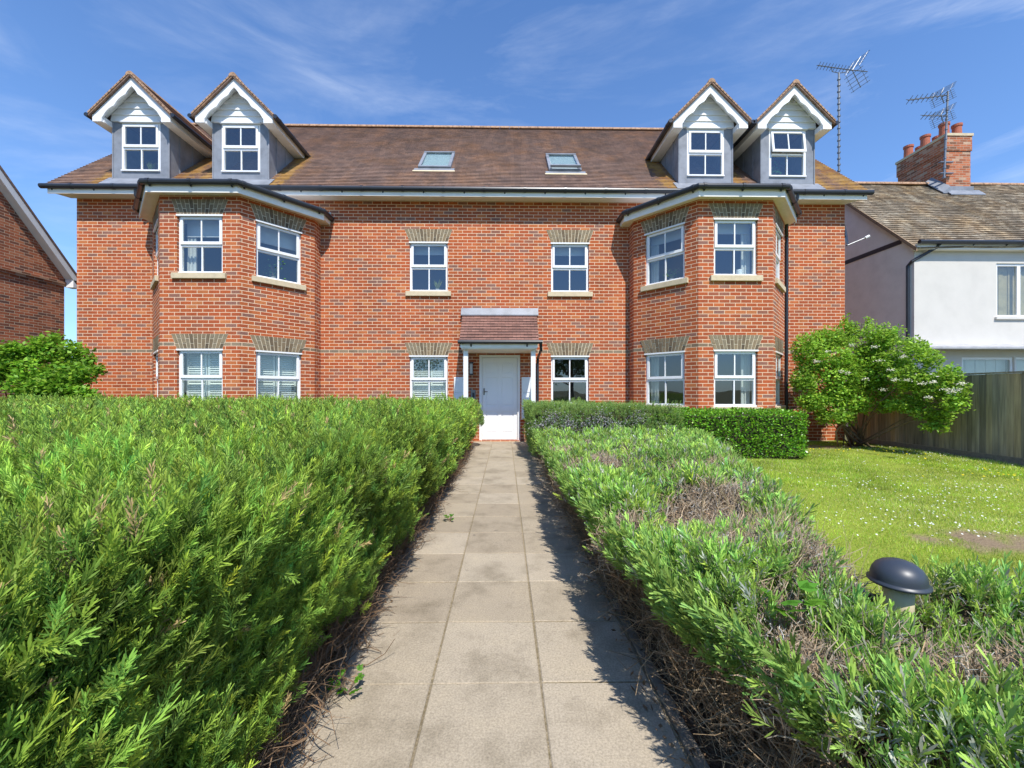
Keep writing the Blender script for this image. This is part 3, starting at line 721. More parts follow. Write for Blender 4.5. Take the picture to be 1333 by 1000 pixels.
# interior behind dormers
# ------------------------------------------------------------------ roof windows
for (xa, xb, opn) in ((at(545, 0, 10.35)[0], at(587.5, 0, 10.35)[0], False), (at(713.5, 0, 10.4)[0], at(755, 0, 10.4)[0], True)):
    s2 = math.sqrt(.5); Y0, Y1 = (10.30, 11.16) if not opn else (10.20, 11.10)
    def Q(x, y, h): return (x, y - h * s2, ZROOF(y) + h * s2)
    m = MB(); t = .07
    def slab(mb, x0, x1, y0, y1, h0, h1): mb.hexa([Q(x0, y0, h0), Q(x1, y0, h0), Q(x1, y1, h0), Q(x0, y1, h0), Q(x0, y0, h1), Q(x1, y0, h1), Q(x1, y1, h1), Q(x0, y1, h1)])
    slab(m, xa - .09, xb + .09, Y0 - .10, Y0, .02, .03)
    tilt = .06 if opn else 0
    slab(m, xa, xb, Y0, Y0 + .05, 0, .075); slab(m, xa, xb, Y1 - .05, Y1, 0, .09); slab(m, xa, xa + t, Y0 + .05, Y1 - .05, 0, .08); slab(m, xb - t, xb, Y0 + .05, Y1 - .05, 0, .08)
    if opn:
        slab(m, xa + .03, xb - .03, Y0 + .0, Y0 + .045, .11, .17)
    sk = m.build('skylight', 'lead', roof)
    m = MB(); m.hexa([Q(xa + t, Y0 + .05, .06 + tilt), Q(xb - t, Y0 + .05, .06 + tilt), Q(xb - t, Y1 - .05, .06), Q(xa + t, Y1 - .05, .06), Q(xa + t, Y0 + .05, .064 + tilt), Q(xb - t, Y0 + .05, .064 + tilt), Q(xb - t, Y1 - .05, .064), Q(xa + t, Y1 - .05, .064)])
    if False: pass
    m.build('skylight_glass', 'skyglass', roof); m = MB(); slab(m, xa + .02, xb - .02, Y0 + .03, Y1 - .03, .02, .03); m.build('skylight_blind', 'pvc', roof)
    m = MB(); slab(m, xa - .11, xb + .11, Y0 - .16, Y0 - .10, .018, .03); m.build('skylight_apron', 'stone', roof)
# ------------------------------------------------------------------ porch
cxp = -.13; YP = 8.80; zt, zb = 3.02, 2.27
po = MB(); n = 10; wt, wb = .885, .85
for q in range(n):
    t0, t1 = q / n, (q + 1) / n
    y0 = YP + (YF - YP) * t0; y1 = YP + (YF - YP) * t1; z0_ = zb + (zt - zb) * t0; z1_ = zb + (zt - zb) * t1; a = wb + (wt - wb) * t0; b = wb + (wt - wb) * t1
    po.face([(cxp - a, y0 - .012, z0_ + .016), (cxp + a, y0 - .012, z0_ + .016), (cxp + b, y1 - .004, z1_), (cxp - b, y1 - .004, z1_)])
    po.face([(cxp - a, y0, z0_ - .002), (cxp + a, y0, z0_ - .002), (cxp + a, y0 - .012, z0_ + .016), (cxp - a, y0 - .012, z0_ + .016)])
for s in (-1, 1):
    f_ = [(cxp + s * wb, YP, zb), (cxp + s * wt, YF - .004, zt), (cxp + s * wt, YF - .004, zb - .02), (cxp + s * wb, YP, zb - .02)]; po.face(f_)
PR = po.build('porch_roof', 'porchtile', B)
m = MB(); m.hexa([(cxp - wt - .03, YF - .10, zt - .04), (cxp + wt + .03, YF - .10, zt - .04), (cxp + wt + .03, YF - .002, zt + .02), (cxp - wt - .03, YF - .002, zt + .02),
                  (cxp - wt - .03, YF - .10, zt - .02), (cxp + wt + .03, YF - .10, zt - .02), (cxp + wt + .03, YF - .012, zt + .15), (cxp - wt - .03, YF - .012, zt + .15)]); m.build('flashing', 'lead', PR)
m = MB(); m.box(cxp - wb + .04, cxp + wb - .04, YP + .04, YF - .003, 2.095, 2.235); m.box(cxp - wb + .02, cxp + wb - .02, YP + .018, YP + .038, 2.12, 2.25); m.build('soffit_box', 'cream', PR)
m = MB(); m.tube([(cxp - wb - .03, YP - .02, 2.245), (cxp + wb + .08, YP - .02, 2.245)], .045, 10)
m.tube([(cxp + wb + .04, YP - .02, 2.23), (cxp + wb + .06, YP + .1, 2.08), (cxp + wb + .05, YF - .12, 1.98), (cxp + wb + .05, YF - .05, 1.85), (cxp + wb + .05, YF - .05, .02)], .032, 8)
for xx in (-.6, .6): m.tube([(cxp + xx, YP - .02, 2.22), (cxp + xx, YP + .02, 2.15)], .016, 6)
m.build('gutter', 'black', PR)
for px_ in (606.4, 694.0):
    xx = at(px_, 500, 8.98)[0]; m = MB(); m.box(xx - .05, xx + .05, 8.93, 9.03, .0, 2.095); m.box(xx - .06, xx + .06, 8.92, 9.04, .0, .12); m.build('post', 'barge', PR, bevel=.006)
# door
DY = YF + .075
m = MB(); t = .065
m.box(DX0 + .002, DX0 + t, DY - .06, DY + .04, .0, 2.055); m.box(DX1 - t, DX1 - .002, DY - .06, DY + .04, .0, 2.055); m.box(DX0 + t, DX1 - t, DY - .06, DY + .04, 2.0, 2.055)
m.build('door_frame', 'pvc', B)
a, b = DX0 + t + .004, DX1 - t - .004; m = MB()
m.box(a, b, DY + .002, DY + .045, .03, 1.996)
mid = (a + b) / 2; st = .085
for (x0, x1) in ((a, a + st), (mid - .04, mid + .04), (b - st, b)): m.box(x0, x1, DY - .012, DY + .002, .03, 1.996)
for (z0_, z1_) in ((.03, .20), (.70, .84), (1.52, 1.62), (1.88, 1.996)):
    for (x0, x1) in ((a + st, mid - .04), (mid + .04, b - st)): m.box(x0, x1, DY - .012, DY + .002, z0_, z1_)
for (z0_, z1_) in ((.20, .70), (.84, 1.52), (1.62, 1.88)):
    for (x0, x1) in ((a + st, mid - .04), (mid + .04, b - st)): m.box(x0 + .03, x1 - .03, DY - .005, DY + .003, z0_ + .03, z1_ - .03)
door = m.build('door', 'pvc', B, bevel=.004)
m = MB(); m.tube([(a + .045, DY - .012, 1.18), (a + .045, DY - .05, 1.18), (a + .13, DY - .05, 1.18)], .009, 8); m.box(a + .03, a + .06, DY - .018, DY - .012, 1.10, 1.26); m.build('handle', 'brass', door)
m = MB(); m.box(DX0 - .1, DX1 + .1, YF - .07, YF + .11, -.02, .022); m.build('doorstep', 'brick', B)
# services round the door
def meter_box(px0, px1, py0, lab, n2):
    x0, x1 = at(px0, 0, 9.7)[0], at(px1, 0, 9.7)[0]; z1 = at(600, py0, 9.7)[1]
    T = thing('meter_box', lab, 'meter box', ((x0 + x1) / 2, 9.75, z1 - .9), 'white meter boxes beside the door')
    m = MB(); m.box(x0, x1, 9.69, YF - .002, z1 - 1.0, z1); m.build('case', 'pvc', T, bevel=.006)
    for q in range(2):
        m = MB(); m.box(x0 + .012, x1 - .012, 9.676, 9.689, z1 - .36 - q * .37 + .0, z1 - .012 - q * .37 - .0); d_ = m.build('hatch', 'pvc', T, bevel=.003)
        m = MB(); m.tube([(x1 - .03, 9.676, z1 - .05 - q * .37), (x1 - .03, 9.668, z1 - .05 - q * .37)], .009, 8); m.build('lock', 'black', d_)
meter_box(591, 605, 491, 'white meter box on the brick wall left of the front door', 0)
meter_box(679, 694, 491, 'white meter box in porch shade right of the front door', 1)
x, z = at(613.5, 480, 9.72); T = thing('wall_lantern', 'black rectangular lantern on the brick wall left of the door', 'lamp', (x, 9.78, z))
m = MB(); m.box(x - .03, x + .03, 9.74, YF - .002, z - .12, z + .14); m.box(x - .05, x + .05, 9.66, 9.76, z + .12, z + .15); m.box(x - .05, x + .05, 9.66, 9.76, z - .15, z - .12)
for a_ in (-.045, .035): m.box(x + a_, x + a_ + .01, 9.665, 9.675, z - .12, z + .12)
m.build('bracket', 'black', T); m = MB(); m.box(x - .032, x + .032, 9.68, 9.735, z - .118, z + .118); m.build('lamp_glass', 'ceramic', T)
x, z = at(616, 514, 9.77); T = thing('door_entry_panel', 'small pale door entry panel on brick beside the front door', 'intercom', (x, 9.79, z))
m = MB(); m.box(x - .055, x + .055, 9.772, YF - .002, z - .115, z + .115); m.build('plate', 'metal', T, bevel=.004)
m = MB(); m.box(x - .02, x + .03, 9.766, 9.771, z - .06, z + .05); m.build('button_panel', 'black', T)
# satellite dish on the gable side
T = thing('satellite_dish', 'dark satellite dish seen edge on at the right corner of the apartment building', 'satellite dish', (8.3, 10.0, 4.9))
m = MB(); cx_, cy_, cz_ = 8.34, 9.98, 5.0; prof = []
seg = 24; i0 = len(m.v); rings = 5
ax = Vector((.70, -.72, .1)).normalized(); e1 = ax.cross(Vector((0, 0, 1))).normalized(); e2 = e1.cross(ax)
for k in range(rings + 1):
    r_ = .24 * k / rings
    for q in range(seg):
        tt = 2 * math.pi * q / seg; p = Vector((cx_, cy_, cz_)) + (e1 * math.cos(tt) + e2 * math.sin(tt) * 1.1) * r_ + ax * (r_ * r_ * .9); m.v.append(tuple(p))
for k in range(rings):
    for q in range(seg):
        q2 = (q + 1) % seg; a = k * seg; m.f.append((a + q, a + q2, a + seg + q2, a + seg + q))
m.build('dish', 'black', T, smooth=True)
m = MB(); m.tube([(cx_, cy_, cz_), (XR + .01, 10.0, cz_ - .05)], .02, 8); m.tube([(cx_ + .03, cy_ - .02, cz_ - .24), (cx_ + .46, cy_ - .1, cz_ - .06)], .012, 6); m.build('arm', 'metal', T)
m = MB(); m.tube([(cx_ + .44, cy_ - .1, cz_ - .07), (cx_ + .52, cy_ - .12, cz_ - .03)], [.03, .035], 10); m.build('receiver', 'pvc', T)

# ================================================================== left neighbour
NX = -13.3
LN = thing('neighbour_house', 'dark red brick house gable with white bargeboard at the left edge', 'house', (-16, 9.5, 0))
ylo, yhi = 6.2, 12.62; ym = (ylo + yhi) / 2; zev = 4.75; zrd = zev + (yhi - ym) * 1.19
m = MB(); m.face([(NX, ylo, -.05), (NX, yhi, -.05), (NX, yhi, zev), (NX, ym, zrd), (NX, ylo, zev)])
m.face([(NX - 8, ylo, -.05), (NX, ylo, -.05), (NX, ylo, zev), (NX - 8, ylo, zev)]); m.face([(NX, yhi, -.05), (NX - 8, yhi, -.05), (NX - 8, yhi, zev), (NX, yhi, zev)])
m.build('wall', 'brick2', LN)
m = MB(); zb_ = 1.18 + .243 * 13.3
m.box(NX, NX + .035, ylo, yhi + .03, zb_ - .07, zb_ + .0); m.box(NX, NX + .055, ylo, yhi + .05, zb_ + .002, zb_ + .07); m.build('string_course', 'stone' if False else 'chimbrick', LN)
m = MB()
for sgn, ye in ((1, yhi + .22), (-1, ylo - .22)):
    ze = zrd - abs(ye - ym) * 1.19
    m.hexa([(NX - 8, ym, zrd + .05), (NX + .28, ym, zrd + .05), (NX + .28, ye, ze + .05), (NX - 8, ye, ze + .05), (NX - 8, ym, zrd + .13), (NX + .28, ym, zrd + .13), (NX + .28, ye, ze + .13), (NX - 8, ye, ze + .13)])
rf = m.build('roof', 'tile', LN)
m = MB()
for ye in (yhi + .2, ylo - .2):
    ze = zrd - abs(ye - ym) * 1.19
    m.hexa([(NX + .22, ym, zrd - .19), (NX + .26, ym, zrd - .19), (NX + .26, ye, ze - .19), (NX + .22, ye, ze - .19), (NX + .22, ym, zrd + .05), (NX + .26, ym, zrd + .05), (NX + .26, ye, ze + .05), (NX + .22, ye, ze + .05)])
    m.hexa([(NX + .0, ym, zrd - .15), (NX + .22, ym, zrd - .15), (NX + .22, ye, ze - .15), (NX + .0, ye, ze - .15), (NX + .0, ym, zrd - .12), (NX + .22, ym, zrd - .12), (NX + .22, ye, ze - .12), (NX + .0, ye, ze - .12)])
m.box(NX + .02, NX + .26, yhi + .01, yhi + .22, zev - .42, zev - .2)
m.build('bargeboard', 'barge', LN)
m = MB(); m.tube([(NX + .3, yhi + .28, zev - .2), (NX - 8, yhi + .28, zev - .2)], .05, 8); m.tube([(NX - .1, yhi + .05, zev - .3), (NX - .1, yhi + .05, 0)], .035, 8); m.build('gutter', 'black', LN)

# ================================================================== right neighbour
RN = thing('rendered_house', 'white rendered house with mossy brown tiled roof behind the fence', 'house', (15, 13, 0))
YN = 10.33; XC = 10.45; ZN = 4.93; YNR = 13.35; ZNR = 7.96; XE = 24.0
wx0, wx1, wz0, wz1 = at(1297, 0, YN)[0], at(1297, 0, YN)[0] + 1.25, at(1300, 413, YN)[1], at(1300, 343, YN)[1]
m = MB(); wall(m, (XC, YN), (XE, YN), 2.3, ZN, [(wx0 - XC, wx1 - XC, wz0, wz1)], .1)
wins = [(at(1252, 0, YN + .0)[0] + .0, at(1320, 0, YN)[0]), (at(1322, 0, YN)[0], at(1322, 0, YN)[0] + 1.2)]
wall(m, (XC, YN), (XE, YN), -.05, 2.3, [(a - XC, b - XC, .7, at(1290, 465, YN)[1]) for a, b in wins], .1)
m.build('wall', 'render', RN)
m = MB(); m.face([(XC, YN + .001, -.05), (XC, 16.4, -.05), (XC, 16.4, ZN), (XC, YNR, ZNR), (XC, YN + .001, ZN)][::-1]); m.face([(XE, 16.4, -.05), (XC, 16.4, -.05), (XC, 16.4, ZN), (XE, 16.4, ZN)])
m.build('side_wall', 'liftrender', RN)
m = MB(); A_ = at(1101, 341, 12.2)
zs0 = 1.18 + 168 / 535 * 12.0
m.box(XC - .012, XC - .001, 10.66, 13.2, 5.08, 5.20)
m.build('flashing_strip', 'black', RN)
m = MB(); ye = YN - .18; sl_ = (ZNR - ZN) / (YNR - YN)
Zq = lambda y: ZN + .06 + (y - YN) * sl_
y = ye
while y < YNR - .01:
    y2 = min(y + .085, YNR); x = XC - .12
    while x < XE:
        x2 = min(x + .6, XE); wob = lambda xx, yy: .035 * math.sin(xx * .9 + 2) * math.sin(yy * 1.3) + .012 * math.sin(xx * 3.1 + yy)
        m.face([(x, y - .014, Zq(y) + .02 + wob(x, y)), (x2, y - .014, Zq(y) + .02 + wob(x2, y)), (x2, y2, Zq(y2) + wob(x2, y2)), (x, y2, Zq(y2) + wob(x, y2))])
        m.face([(x, y, Zq(y) + wob(x, y) - .004), (x2, y, Zq(y) + wob(x2, y) - .004), (x2, y - .014, Zq(y) + .02 + wob(x2, y)), (x, y - .014, Zq(y) + .02 + wob(x, y))]); x = x2
    y = y2
m.face([(XC - .12, YNR, Zq(YNR)), (XE, YNR, Zq(YNR)), (XE, 16.6, ZN), (XC - .12, 16.6, ZN)])
nroof = m.build('roof', 'oldtile', RN); la = nroof.data.attributes.new('lichen', 'FLOAT', 'POINT'); la.data.foreach_set('value', np.full(len(m.v), .38, dtype=np.float32))
m = MB(); x = XC - .12
while x < XE: m.prism([(.11 * math.cos(t), .10 * math.sin(t)) for t in [math.pi * q / 6 for q in range(7)]], x, x + .29, lambda p, a: (a, YNR + p[0], Zq(YNR) - .03 + p[1])); x += .3
m.build('ridge_tiles', 'ridge', nroof)
m = MB(); m.hexa([(XC - .13, ye, Zq(ye) - .1), (XC - .10, ye, Zq(ye) - .1), (XC - .10, YNR, Zq(YNR) - .1), (XC - .13, YNR, Zq(YNR) - .1), (XC - .13, ye, Zq(ye) + .0), (XC - .10, ye, Zq(ye) + .0), (XC - .10, YNR, Zq(YNR) + .0), (XC - .13, YNR, Zq(YNR) + .0)])
m.build('verge_board', 'twig', RN); m = MB(); m.box(XC - .08, XE, ye + .02, YN - .003, ZN - .16, ZN - .02); m.build('eaves_board', 'cream', RN)
m = MB(); m.tube([(XC - .1, ye - .05, ZN + .0), (XE, ye - .05, ZN + .0)], .05, 10)
x = XC + .5
while x < XE: m.tube([(x, ye - .04, ZN - .02), (x, ye + .1, ZN - .1)], .014, 6); x += .85
m.tube([(XC + .45, ye - .04, ZN - .02), (XC + .42, ye + .04, ZN - .12), (XC - .05, YN + .02, ZN - .42), (XC - .05, YN + .12, ZN - .5), (XC - .05, YN + .12, 0)], .036, 8)
m.build('gutter', 'black', RN)
m = MB(); m.hexa([(XC - .03, YN - .42, 2.24), (XE, YN - .42, 2.24), (XE, YN - .002, 2.24), (XC - .03, YN - .002, 2.24), (XC - .03, YN - .42, 2.29), (XE, YN - .42, 2.29), (XE, YN - .002, 2.40), (XC - .03, YN - .002, 2.40)]); m.build('ledge', 'leadlight', RN)
def plain_window(x0, x1, z0, z1, Y, parent, curtain=None, bars=1):
    m = MB(); t = .06; m.box(x0, x1, Y - .01, Y + .05, z1 - t, z1 - .002); m.box(x0, x1, Y - .01, Y + .05, z0 + .002, z0 + t); m.box(x0 + .002, x0 + t, Y - .01, Y + .05, z0 + t, z1 - t); m.box(x1 - t, x1 - .002, Y - .01, Y + .05, z0 + t, z1 - t)
    for k in range(1, bars + 1): xx = x0 + (x1 - x0) * k / (bars + 1); m.box(xx - .045, xx + .045, Y - .008, Y + .048, z0 + t, z1 - t)
    W_ = m.build('window', 'pvc', parent); m = MB(); m.face([(x0 + t, Y + .02, z0 + t), (x1 - t, Y + .02, z0 + t), (x1 - t, Y + .02, z1 - t), (x0 + t, Y + .02, z1 - t)]); m.build('pane', 'glass', W_)
    m = MB(); m.box(x0 - .05, x1 + .05, Y - .09, Y - .011, z0 - .06, z0 - .003); m.build('sill', 'render', W_)
    if curtain:
        m = MB(); n = 10
        for q in range(n): xa = x0 + (x1 - x0) * q / n; m.box(xa, xa + (x1 - x0) / n - .004, Y + .12 + .015 * (q % 2), Y + .15 + .015 * (q % 2), z0, z1)
        m.build('curtain', curtain, W_)
plain_window(wx0, wx1, wz0, wz1, YN + .04, RN, 'ochre')
for a, b in wins: plain_window(a, b, .7, at(1290, 465, YN)[1], YN + .04, RN, 'curtain', 0)
m = MB(); m.box(XC + .2, XE - .2, YN + .9, YN + 1, 0, 4.9); m.build('room_partition', 'interior', RN)
# chimney
cx0, cx1, cy0, cy1, ct = 14.06, 14.91, 12.87, 14.55, 9.42
m = MB(); m.box(cx0 + .03, cx1 - .03, cy0 + .03, cy1 - .03, 7.0, ct - .55); m.box(cx0 + .005, cx1 - .005, cy0 + .005, cy1 - .005, ct - .55, ct - .08); ch = m.build('chimney', 'chimbrick', RN)
m = MB(); m.box(cx0 - .02, cx1 + .02, cy0 - .02, cy1 + .02, ct - .08, ct); m.build('capping', 'stone', ch)
m = MB(); m.box(cx0 - .01, cx1 + .01, cy0 - .03, cy0 + .02, 7.3, 7.72); 
m.hexa([(cx0 - .06, cy0 - .2, Zq(cy0 - .2) + .03), (cx1 + .2, cy0 - .2, Zq(cy0 - .2) + .03), (cx1 + .2, cy0, Zq(cy0) + .03), (cx0 - .06, cy0, Zq(cy0) + .03), (cx0 - .06, cy0 - .2, Zq(cy0 - .2) + .06), (cx1 + .2, cy0 - .2, Zq(cy0 - .2) + .06), (cx1 + .2, cy0, Zq(cy0) + .08), (cx0 - .06, cy0, Zq(cy0) + .08)])
m.hexa([(cx0 - .2, cy0 - .1, Zq(cy0 - .1) + .02), (cx0 + .03, cy0 - .1, Zq(cy0 - .1) + .02), (cx0 + .03, YNR, Zq(YNR) + .04), (cx0 - .2, YNR, Zq(YNR) + .04), (cx0 - .2, cy0 - .1, Zq(cy0 - .1) + .05), (cx0 + .03, cy0 - .1, Zq(cy0 - .1) + .25), (cx0 + .03, YNR, Zq(YNR) + .24), (cx0 - .2, YNR, Zq(YNR) + .07)]); m.build('flashing', 'lead', ch)
for yy, hh in ((13.12, .46), (13.72, .44), (14.3, .44)):
    for xx, rr, h2 in ((cx0 + .20, .13, hh), (cx0 + .62, .125, hh - .03)):
        m = MB(); m.lathe(xx, yy, [(rr * 1.08, ct - .03), (rr, ct + .06), (rr * .92, ct + h2 - .08), (rr * 1.08, ct + h2 - .07), (rr * 1.1, ct + h2), (rr * .85, ct + h2), (rr * .8, ct + h2 - .1)], 18); m.build('chimney_pot', 'terracotta', ch, smooth=False)
# ------------------------------------------------------------------ aerials
def yagi(mb, tip, end, n, half, up=Vector((0, 0, 1)), rot=0.5, r=.009):
    a, b = Vector(tip), Vector(end); mb.tube([a, b], .016, 6); d = (b - a).normalized(); s = d.cross(up).normalized(); e = (s * math.cos(rot) + up * math.sin(rot)); e2 = (s * math.cos(rot) - up * math.sin(rot))
    for k in range(n):
        p = a + (b - a) * ((k + .3) / n)
        mb.tube([p - e * half, p + e * half], r, 5, False)
        mb.tube([p - e2 * half, p + e2 * half], r, 5, False)
def reflector(mb, p, d, size, r=.008):
    up = Vector((0, 0, 1)); s = d.cross(up).normalized()
    for sg in (-1, 1):
        dirn = (up * sg * .8 + d * .55).normalized()
        mb.tube([p, p + dirn * size], .012, 5)
        for side in (-.22, .22): mb.tube([p + s * side, p + s * side + dirn * size], .006, 5)
        for k in range(5): q = p + dirn * size * (.15 + .2 * k); mb.tube([q - s * .3, q + s * .3], r, 5, False)
YA = 13.3
x, z = at(1092, 95, YA); T = thing('tall_aerial', 'tall ladder runged mast with television aerial against the open sky', 'aerial', (x, YA, 7.5))
m = MB(); m.tube([(x, YA, 7.5), (x, YA, z)], .028, 8)
zz = 8.0
while zz < z - .1: m.tube([(x, YA, zz), (x, YA, zz + .045)], .048, 8); zz += .20
m.build('mast', 'metal', T)
xa, za = at(1060, 90, YA); xb, zb2 = at(1132, 90, YA); m = MB()
yagi(m, (xa, YA - .15, za), (xb - .55, YA + .03, za), 11, .10, rot=.7); m.tube([(xb - .6, YA + .02, za), (xb, YA + .08, za)], .014, 6)
m.tube([(x - .28, YA - .05, za), (x - .25, YA - .03, za - .10), (x, YA, za - .12), (x + .22, YA, za - .10), (x + .3, YA, za)], .012, 6)
reflector(m, Vector((xb - .55, YA + .03, za)), Vector((.97, .2, 0)).normalized(), .62); m.build('antenna', 'metal', T)
x, z = at(1234, 119, 12.8); T = thing('chimney_aerial', 'mast with two small television aerials strapped to the brick chimney', 'aerial', (x, 12.8, 8.0))
m = MB(); zbot = at(1229, 232, 12.8); m.tube([(zbot[0], 12.8, zbot[1]), (x, 12.8, z)], .026, 8)
for k in range(9): q = k / 9; m.tube([(zbot[0] + (x - zbot[0]) * q, 12.8, zbot[1] + (z - zbot[1]) * q), (zbot[0] + (x - zbot[0]) * q, 12.8, zbot[1] + (z - zbot[1]) * q + .05)], .038, 8)
for zz in (8.1, 8.45): m.box(zbot[0] - .12, zbot[0] + .3, 12.79, 12.86, zz, zz + .03)
m.build('mast', 'metal', T)
for (p0, p1, n, h_) in (((1180, 132), (1233, 124), 8, .12), ((1199, 152), (1233, 151), 6, .11)):
    a = at(p0[0], p0[1], 12.5); b = at(p1[0], p1[1], 12.8); m = MB(); yagi(m, (a[0], 12.45, a[1]), (b[0], 12.8, b[1]), n, h_, rot=.7)
    reflector(m, Vector((b[0] - .25, 12.76, b[1])), Vector((.9, .3, 0)).normalized(), .30, .006); m.build('antenna', 'metal', T)

# ================================================================== fence
T = thing('board_fence', 'weathered close board timber fence along the right of the lawn', 'fence', (8.27, 7.5, 0))
m = MB(); y = 4.6; k = 0
while y < 9.72:
    wd = R.uniform(.092, .104); top = 1.47 + .004 * math.sin(y * 3) + R.uniform(-.004, .004); xo = 8.25 + R.uniform(-.002, .003)
    m.hexa([(xo, y, .12), (xo + .004, y + wd + .012, .12), (xo + .018, y + wd + .012, .12), (xo + .022, y, .12), (xo, y, top), (xo + .004, y + wd + .012, top), (xo + .018, y + wd + .012, top), (xo + .022, y, top)][::1]); y += wd
m.build('boards', 'fence', T)
m = MB(); m.box(8.235, 8.262, 4.6, 9.74, -.05, .118); m.build('gravel_board', 'kerb', T)
m = MB(); m.box(8.235, 8.295, 4.6, 9.74, 1.482, 1.51); m.build('capping_rail', 'fence', T)
for yy in (4.6, 6.4, 8.2, 9.7):
    m = MB(); m.box(8.28, 8.37, yy - .05, yy + .05, -.1, 1.5); m.build('post', 'fence', T)
for zz in (.4, 1.2):
    m = MB(); m.box(8.275, 8.32, 4.6, 9.7, zz, zz + .08); m.build('rail', 'fence', T)

# ================================================================== bollard light
bx, by = 1.272, 1.309
T = thing('bollard_light', 'low garden light with black dome on a cream stem among the lavender', 'garden light', (bx, by, 0))
k_ = .86; dz = .637 - .540 * k_
m = MB(); m.lathe(bx, by, [(.034, 0), (.034, .46), (.038, .48), (.040, dz + .452 * k_)], 24); m.build('stem', 'bollard', T, smooth=True)
m = MB(); m.lathe(bx, by, [(r_ * k_, dz + z_ * k_) for r_, z_ in ((.050, .452), (.088, .450), (.0925, .454), (.0925, .460), (.084, .463), (.083, .468), (.0825, .478), (.078, .497), (.068, .514), (.051, .528), (.029, .537), (.008, .540))], 36); m.build('dome', 'blackrub', T, smooth=True)

# ================================================================== foliage
def col_var(n, base, var=.2, hue=.1):
    b = np.array(base); v = NR.normal(1, var, (n, 1)).clip(.45, 1.8); h = NR.normal(0, hue, (n, 1))
    c = b * v; c = c * (1 + np.concatenate([h, h * .2, -h * .6], 1)); return c.clip(.004, .9)
def sprig_template(K, L, nl, nw, open0, open1, seed, curl=.0):
    """needles round a stem along +z. returns quads (K,4,3) and t (K,)"""
    rs = np.random.default_rng(seed); t = np.linspace(.06, 1, K); ph = np.arange(K) * 2.4 + rs.uniform(0, 6)
    base = np.stack([np.zeros(K), np.zeros(K), t * L], 1)
    op = open0 + (open1 - open0) * t + rs.normal(0, .12, K)
    ax = np.stack([np.sin(op) * np.cos(ph), np.sin(op) * np.sin(ph), np.cos(op)], 1)
    side = unit(np.cross(ax, np.stack([np.zeros(K), np.zeros(K), np.ones(K)], 1) + .001)); side = unit(side + .4 * rs.normal(size=(K, 3)))
    ln = nl * (.75 + .35 * np.sin(np.pi * (t * .8 + .15))) * rs.uniform(.8, 1.15, K)
    return blades(base, ax, side, ln, np.full(K, nw)), t
def place(temps, pos, dirn, scale, cols, tipc, bend=.10, grey=0):
    """instances into one vertex soup"""
    Qs, Cs = [], []
    sel = NR.integers(0, len(temps), len(pos)); Fm = frames(dirn)
    for i, (T_, t) in enumerate(temps):
        s = sel == i
        if not s.any(): continue
        q = T_[None] * scale[s][:, None, None, None]
        z = q[..., 2:3]; L_ = T_[..., 2].max() * scale[s][:, None, None, None]
        q = q + np.concatenate([bend * z * z / L_, 0 * z, 0 * z], -1)
        W = np.einsum('nij,nkqj->nkqi', Fm[s], q) + pos[s][:, None, None, :]
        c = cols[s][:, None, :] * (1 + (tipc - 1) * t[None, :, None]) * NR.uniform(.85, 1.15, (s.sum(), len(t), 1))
        if grey:
            gm = NR.uniform(size=c.shape[:2]) < grey * (1.6 - 1.2 * t[None, :]); c[gm] = np.array([.42, .42, .34]) * NR.uniform(.7, 1.15, (gm.sum(), 1))
        Qs.append(W.reshape(-1, 6, 3)); Cs.append(c.reshape(-1, 3))
    return np.concatenate(Qs), np.concatenate(Cs)
def stems(n, p0, d, L, w, wig=.3):
    """thin crossed ribbons, 3 segments; returns quads"""
    out = []; p = p0.copy(); dd = unit(d)
    for k in range(3):
        nd = unit(dd + NR.normal(0, wig, dd.shape)); q = p + nd * (L / 3)[:, None]
        s = unit(np.cross(nd, NR.normal(size=nd.shape))) * (w * (1 - .25 * k))[:, None] * .5
        s2 = np.cross(nd, unit(s)) * np.linalg.norm(s, axis=1, keepdims=True)
        for ss in (s, s2): out.append(np.stack([p - ss, p + ss, q + ss * .8, q - ss * .8], 1))
        p = q; dd = nd
    return np.concatenate(out)
# ---- rosemary bed on the left
def ros_top(X, Y):
    return .935 + .035 * vnoise(X, Y, 3.2, 21) + .03 * vnoise(X, Y, 11, 22) + .03 * np.exp(-((X + 7.5) / 2.2) ** 2)
def ros_edge(Y, Z):   # X of the path side face
    e = -.70 + .17 * np.clip(Z / .95, 0, 1) ** .7 + .04 * vnoise(Y, Z * 2, 5, 23) + .02 * vnoise(Y, Z * 2, 14, 24)
    return e - .18 * np.clip((Z - .72) / .25, 0, 1) ** 2
RY0, RY1, RX0 = .22, 8.55, -8.6
RH = thing('rosemary_hedge', 'broad bushy rosemary hedge filling the bed left of the path', 'hedge', (-4, 4, 0))
